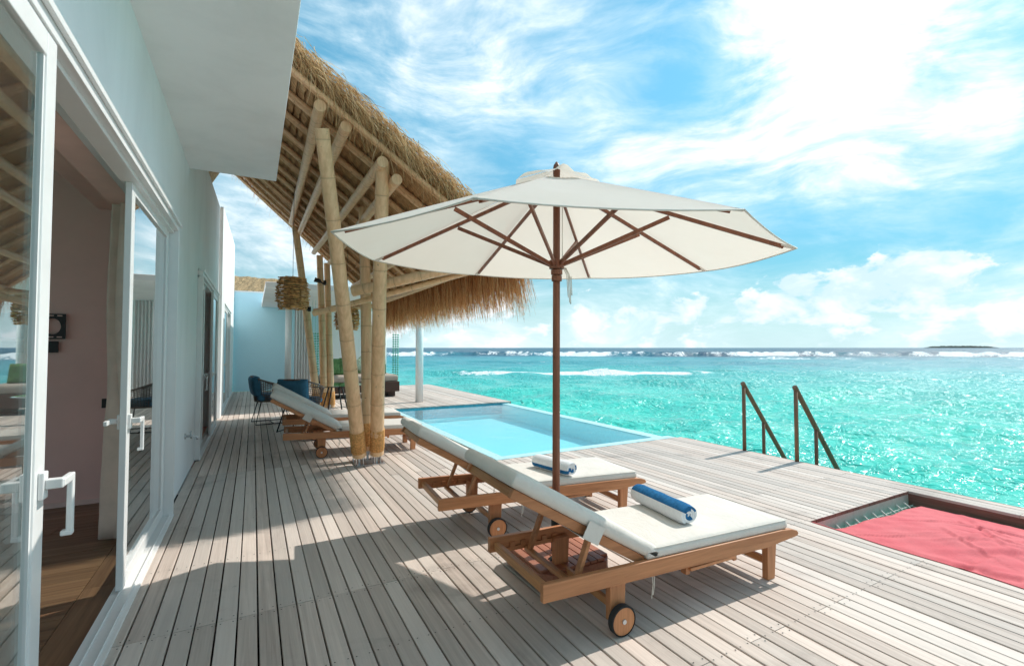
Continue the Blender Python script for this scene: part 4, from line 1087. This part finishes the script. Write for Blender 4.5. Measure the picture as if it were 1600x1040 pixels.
# ================================================================== ARMCHAIRS, TABLE
def armchair(loc, rot, lab):
    e = empty('armchair', (0, 0, 0)); tag(e, lab, 'armchair', 'wicker armchairs by the glass table')
    m = MB(); nu, nv = 34, 11; vs = []
    for j in range(nv + 1):
        v = j / nv
        for i in range(nu + 1):
            a = R(-118) + R(236) * i / nu; back = (1 + math.cos(a)) / 2
            top = .62 + .20 * back ** 1.5; z = .40 + (top - .40) * v; rr = .26 + .06 * v
            vs.append((-math.cos(a) * rr * 1.0, math.sin(a) * rr * 1.08, z))
    m.add(vs, [(j * (nu + 1) + i, j * (nu + 1) + i + 1, (j + 1) * (nu + 1) + i + 1, (j + 1) * (nu + 1) + i) for j in range(nv) for i in range(nu)])
    o = m.build('woven_shell', 'wicker', e, fix=False); md = o.modifiers.new('w', 'WIREFRAME'); md.thickness = .013; md.use_even_offset = False
    rim = MB(); rim.tube([vs[nv * (nu + 1) + i] for i in range(nu + 1)], .014, 8); rim.tube([vs[i] for i in range(nu + 1)], .012, 8); rim.build('rim', 'wicker', e, smooth=True)
    s = MB(); s.tube([(0, 0, .385), (0, 0, .405)], .265, 28); s.build('seat', 'wicker', e)
    c = pad(.48, .50, .10, 10, 10, .04, .015, 5); c.xform(Matrix.Translation((-.24, -.25, .407))); c.build('seat_cushion', 'navy_fabric', e)
    c = pad(.34, .46, .12, 10, 10, .05, .03, 6); c.xform(Matrix.Translation((-.16, -.23, .50)) @ Matrix.Rotation(R(-100), 4, 'Y')); c.build('back_cushion', 'navy_fabric', e)
    for y in (-.2, .2):
        l = MB(); l.tube([(-.18, y * .8, .39), (-.27, y * 1.2, .012), (.25, y * 1.2, .012), (.18, y * .8, .39)], .011, 8); l.build('leg', 'black', e, smooth=True)
    l = MB(); l.tube([(0, -.24, .02), (0, .24, .02)], .008, 6); l.build('stretcher', 'black', e)
    e.location = loc; e.rotation_euler = (0, 0, R(rot)); e.scale = (1.14,) * 3; return e
armchair((.33, 10.7, 0), 8, 'wicker armchair with high blue cushion, leftmost by the wall')
armchair((.78, 9.5, 0), 60, 'wicker armchair with flat blue cushion behind the loungers')
def build_table():
    c = Vector((1.62, 11.0, 0)); c = Vector((1.50, 10.35, 0))
    e = empty('glass_table', c, label='round glass table on thin splayed black legs', cat='table')
    m = MB(); m.tube([c + Vector((0, 0, .725)), c + Vector((0, 0, .737))], .56, 48); m.build('table_top', 'table_glass', e)
    m = MB(); m.tube([c + Vector((.562 * math.cos(2 * math.pi * k / 48), .562 * math.sin(2 * math.pi * k / 48), .731)) for k in range(48)], .008, 6, closed=True); m.build('rim', 'black', e, smooth=True)
    for k in range(4):
        a = R(20 + 90 * k); d = Vector((math.cos(a), math.sin(a), 0)); m = MB(); m.tube([c + d * .14 + Vector((0, 0, .70)), c + d * .34 + Vector((0, 0, .003))], .014, 8); m.build('leg', 'black', e, smooth=True)
    m = MB(); m.tube([c + Vector((.17 * math.cos(2 * math.pi * k / 24), .17 * math.sin(2 * math.pi * k / 24), .70)) for k in range(24)], .014, 6, closed=True); m.beam(c + Vector((-.17, 0, .70)), c + Vector((.17, 0, .70)), .02, .02); m.build('ring', 'black', e, smooth=True)
build_table()

# ================================================================== FAR END: wall, lounge canopy, daybed
def build_far_end():
    e = empty('garden_wall', (0, 18.9, 0), label='pale blue rendered wall closing the far end of the deck', cat='wall')
    m = MB(); m.box(-.60, 2.35, 18.8, 19.0, 0, 3.42); m.build('panel', 'blue_wall', e)
    m = MB(); m.box(-.60, 2.35, 18.79, 19.02, 3.422, 3.47); m.build('coping', 'white_paint', e)
    m = MB(); m.box(-.60, 1.0, 18.782, 18.798, .002, .30); m.build('plinth', 'blue_wall', e)
    # thatched roof beyond
    r = empty('thatched_roof', (0, 23, 3.2), label='small thatched roof showing above the blue wall', cat='roof')
    m = MB(); vs = []; rs = random.Random(2); nx, ny = 24, 8
    for i in range(nx + 1):
        for j in range(ny + 1): vs.append((-1.6 + 2.75 * i / nx, 20.5 + 3 * j / ny, 3.46 + .14 * j + rs.uniform(-.03, .03)))
    m.add(vs, [(i * (ny + 1) + j, (i + 1) * (ny + 1) + j, (i + 1) * (ny + 1) + j + 1, i * (ny + 1) + j + 1) for i in range(nx) for j in range(ny)])
    o = m.build('thatch', 'straw_ridge', r); md = o.modifiers.new('t', 'SOLIDIFY'); md.thickness = .22
    b = blades(1100, lambda q: (-1.6 + 2.75 * q.random(), 20.45 + .1 * q.random(), 3.44), lambda q: (q.gauss(0, .2), -.4, -.7), .06, .22, .018, 7, .5, .1); o = b.build('fringe', 'straw_pale', r, attr='rnd', fix=False); o['kind'] = 'stuff'
    m = MB(); m.box(-1.6, 1.1, 20.7, 23.5, 0, 3.2); m.build('wall', 'white_wall', r)
    # lounge canopy
    c = empty('lounge_canopy', (2.3, 15.8, 0), label='flat white roof on round columns over the daybed', cat='canopy')
    m = MB(); m.box(.23, 4.35, 12.6, 18.78, 2.93, 3.07); bevel(m.build('roof_slab', 'soffit', c), .01)
    for x, y in ((4.06, 12.78), (4.12, 17.2), (1.05, 17.9)):
        m = MB(); m.tube([(x, y, .002), (x, y, 2.93)], .105, 24); m.build('column', 'white_paint', c, smooth=True)
    m = MB(); m.box(2.36, 3.9, 18.6, 18.75, 0, 2.93); m.build('back_wall', 'white_wall', c)
    # white curtain
    cu = MB(); cu.smooth = True; vs = []; nz, ns = 8, 70
    for iz in range(nz + 1):
        z = .03 + 2.88 * iz / nz
        for k in range(ns + 1): t = k / ns; vs.append((1.22 + .55 * t, 17.6 + .05 * math.sin(t * 40), z))
    cu.add(vs, [(i * (ns + 1) + k, i * (ns + 1) + k + 1, (i + 1) * (ns + 1) + k + 1, (i + 1) * (ns + 1) + k) for i in range(nz) for k in range(ns)])
    tag(cu.build('curtain', 'curtain_white', fix=False), 'white curtain hanging beside the lounge column, against the blue wall', 'curtain')
    # daybed
    d = empty('daybed', (2.9, 15.4, 0), label='dark wooden hanging daybed with green bolster cushions', cat='daybed')
    m = MB(); m.box(1.75, 3.98, 14.5, 16.0, .16, .46); bevel(m.build('platform', 'daybed_wood', d), .01)
    p = pad(2.15, 1.4, .2, 12, 8, .04, .01, 9); p.xform(Matrix.Translation((1.79, 14.55, .462))); p.build('mattress', 'mattress_fabric', d)
    m = MB(); m.box(1.85, 3.9, 15.9, 16.0, .66, .95); m.build('back_rail', 'green_fabric', d)
    for x in (1.9, 3.8):
        m = MB(); m.box(x - .1, x + .1, 14.7, 15.8, .003, .16); m.build('foot', 'daybed_wood', d)
    for i, (x, w, h, mt, lab, rot) in enumerate([(2.18, .36, .50, 'green_fabric', 'dark green cushion at the left end of the daybed', 0), (2.52, .36, .52, 'green_fabric', 'dark green cushion in the middle of the daybed', 0), (3.02, .44, .44, 'sage_fabric', 'pale patterned cushion tipped on its corner on the daybed', 45), (3.52, .46, .46, 'green_fabric', 'dark green cushion at the right end of the daybed', 0)]):
        p = pad(w, h, .15, 8, 8, .05, .035, 20 + i); zc = .665 + (h / 2 if not rot else .31)
        p.xform(Matrix.Translation((x, 15.35, zc)) @ Matrix.Rotation(R(74), 4, 'X') @ Matrix.Rotation(R(rot), 4, 'Z') @ Matrix.Translation((-w / 2, -h / 2, -.075)))
        tag(p.build('cushion', mt), lab, 'cushion', 'daybed cushions')
    # bead strands
    for lab, x, y in (('strands of green beads hanging left of the daybed', 1.62, 15.2), ('strands of green beads hanging right of the daybed, before the sea', 4.06, 15.3)):
        s = empty('bead_screen', (x, y, .4), label=lab, cat='bead screen', group='hanging bead screens')
        for q in range(3):
            xx = x + (q - 1) * .075; m = MB(); z = .32
            m.tube([(xx, y, .3), (xx, y, 2.92)], .004, 5)
            while z < 1.95:
                m.tube([(xx, y, z), (xx, y, z + .012), (xx, y, z + .036), (xx, y, z + .048)], [.012, .033, .033, .012], 8); z += .075
            m.build('strand', 'bead_green', s, smooth=True)
    sl = empty('slatted_blind', (3.72, 17.3, .6), label='narrow orange slatted blind behind the daybed', cat='blind')
    for k in range(24): MB().box(3.60, 3.86, 17.29, 17.31, .75 + k * .05, .775 + k * .05).build('slat', 'stick', sl)
    m = MB(); m.box(3.62, 3.632, 17.312, 17.318, .70, 2.93); m.box(3.828, 3.84, 17.312, 17.318, .70, 2.93); m.build('cord', 'cord', sl)
build_far_end()
print('objects', len(bpy.data.objects), 'tris', sum(len(o.data.polygons) for o in bpy.data.objects if o.type == 'MESH'))
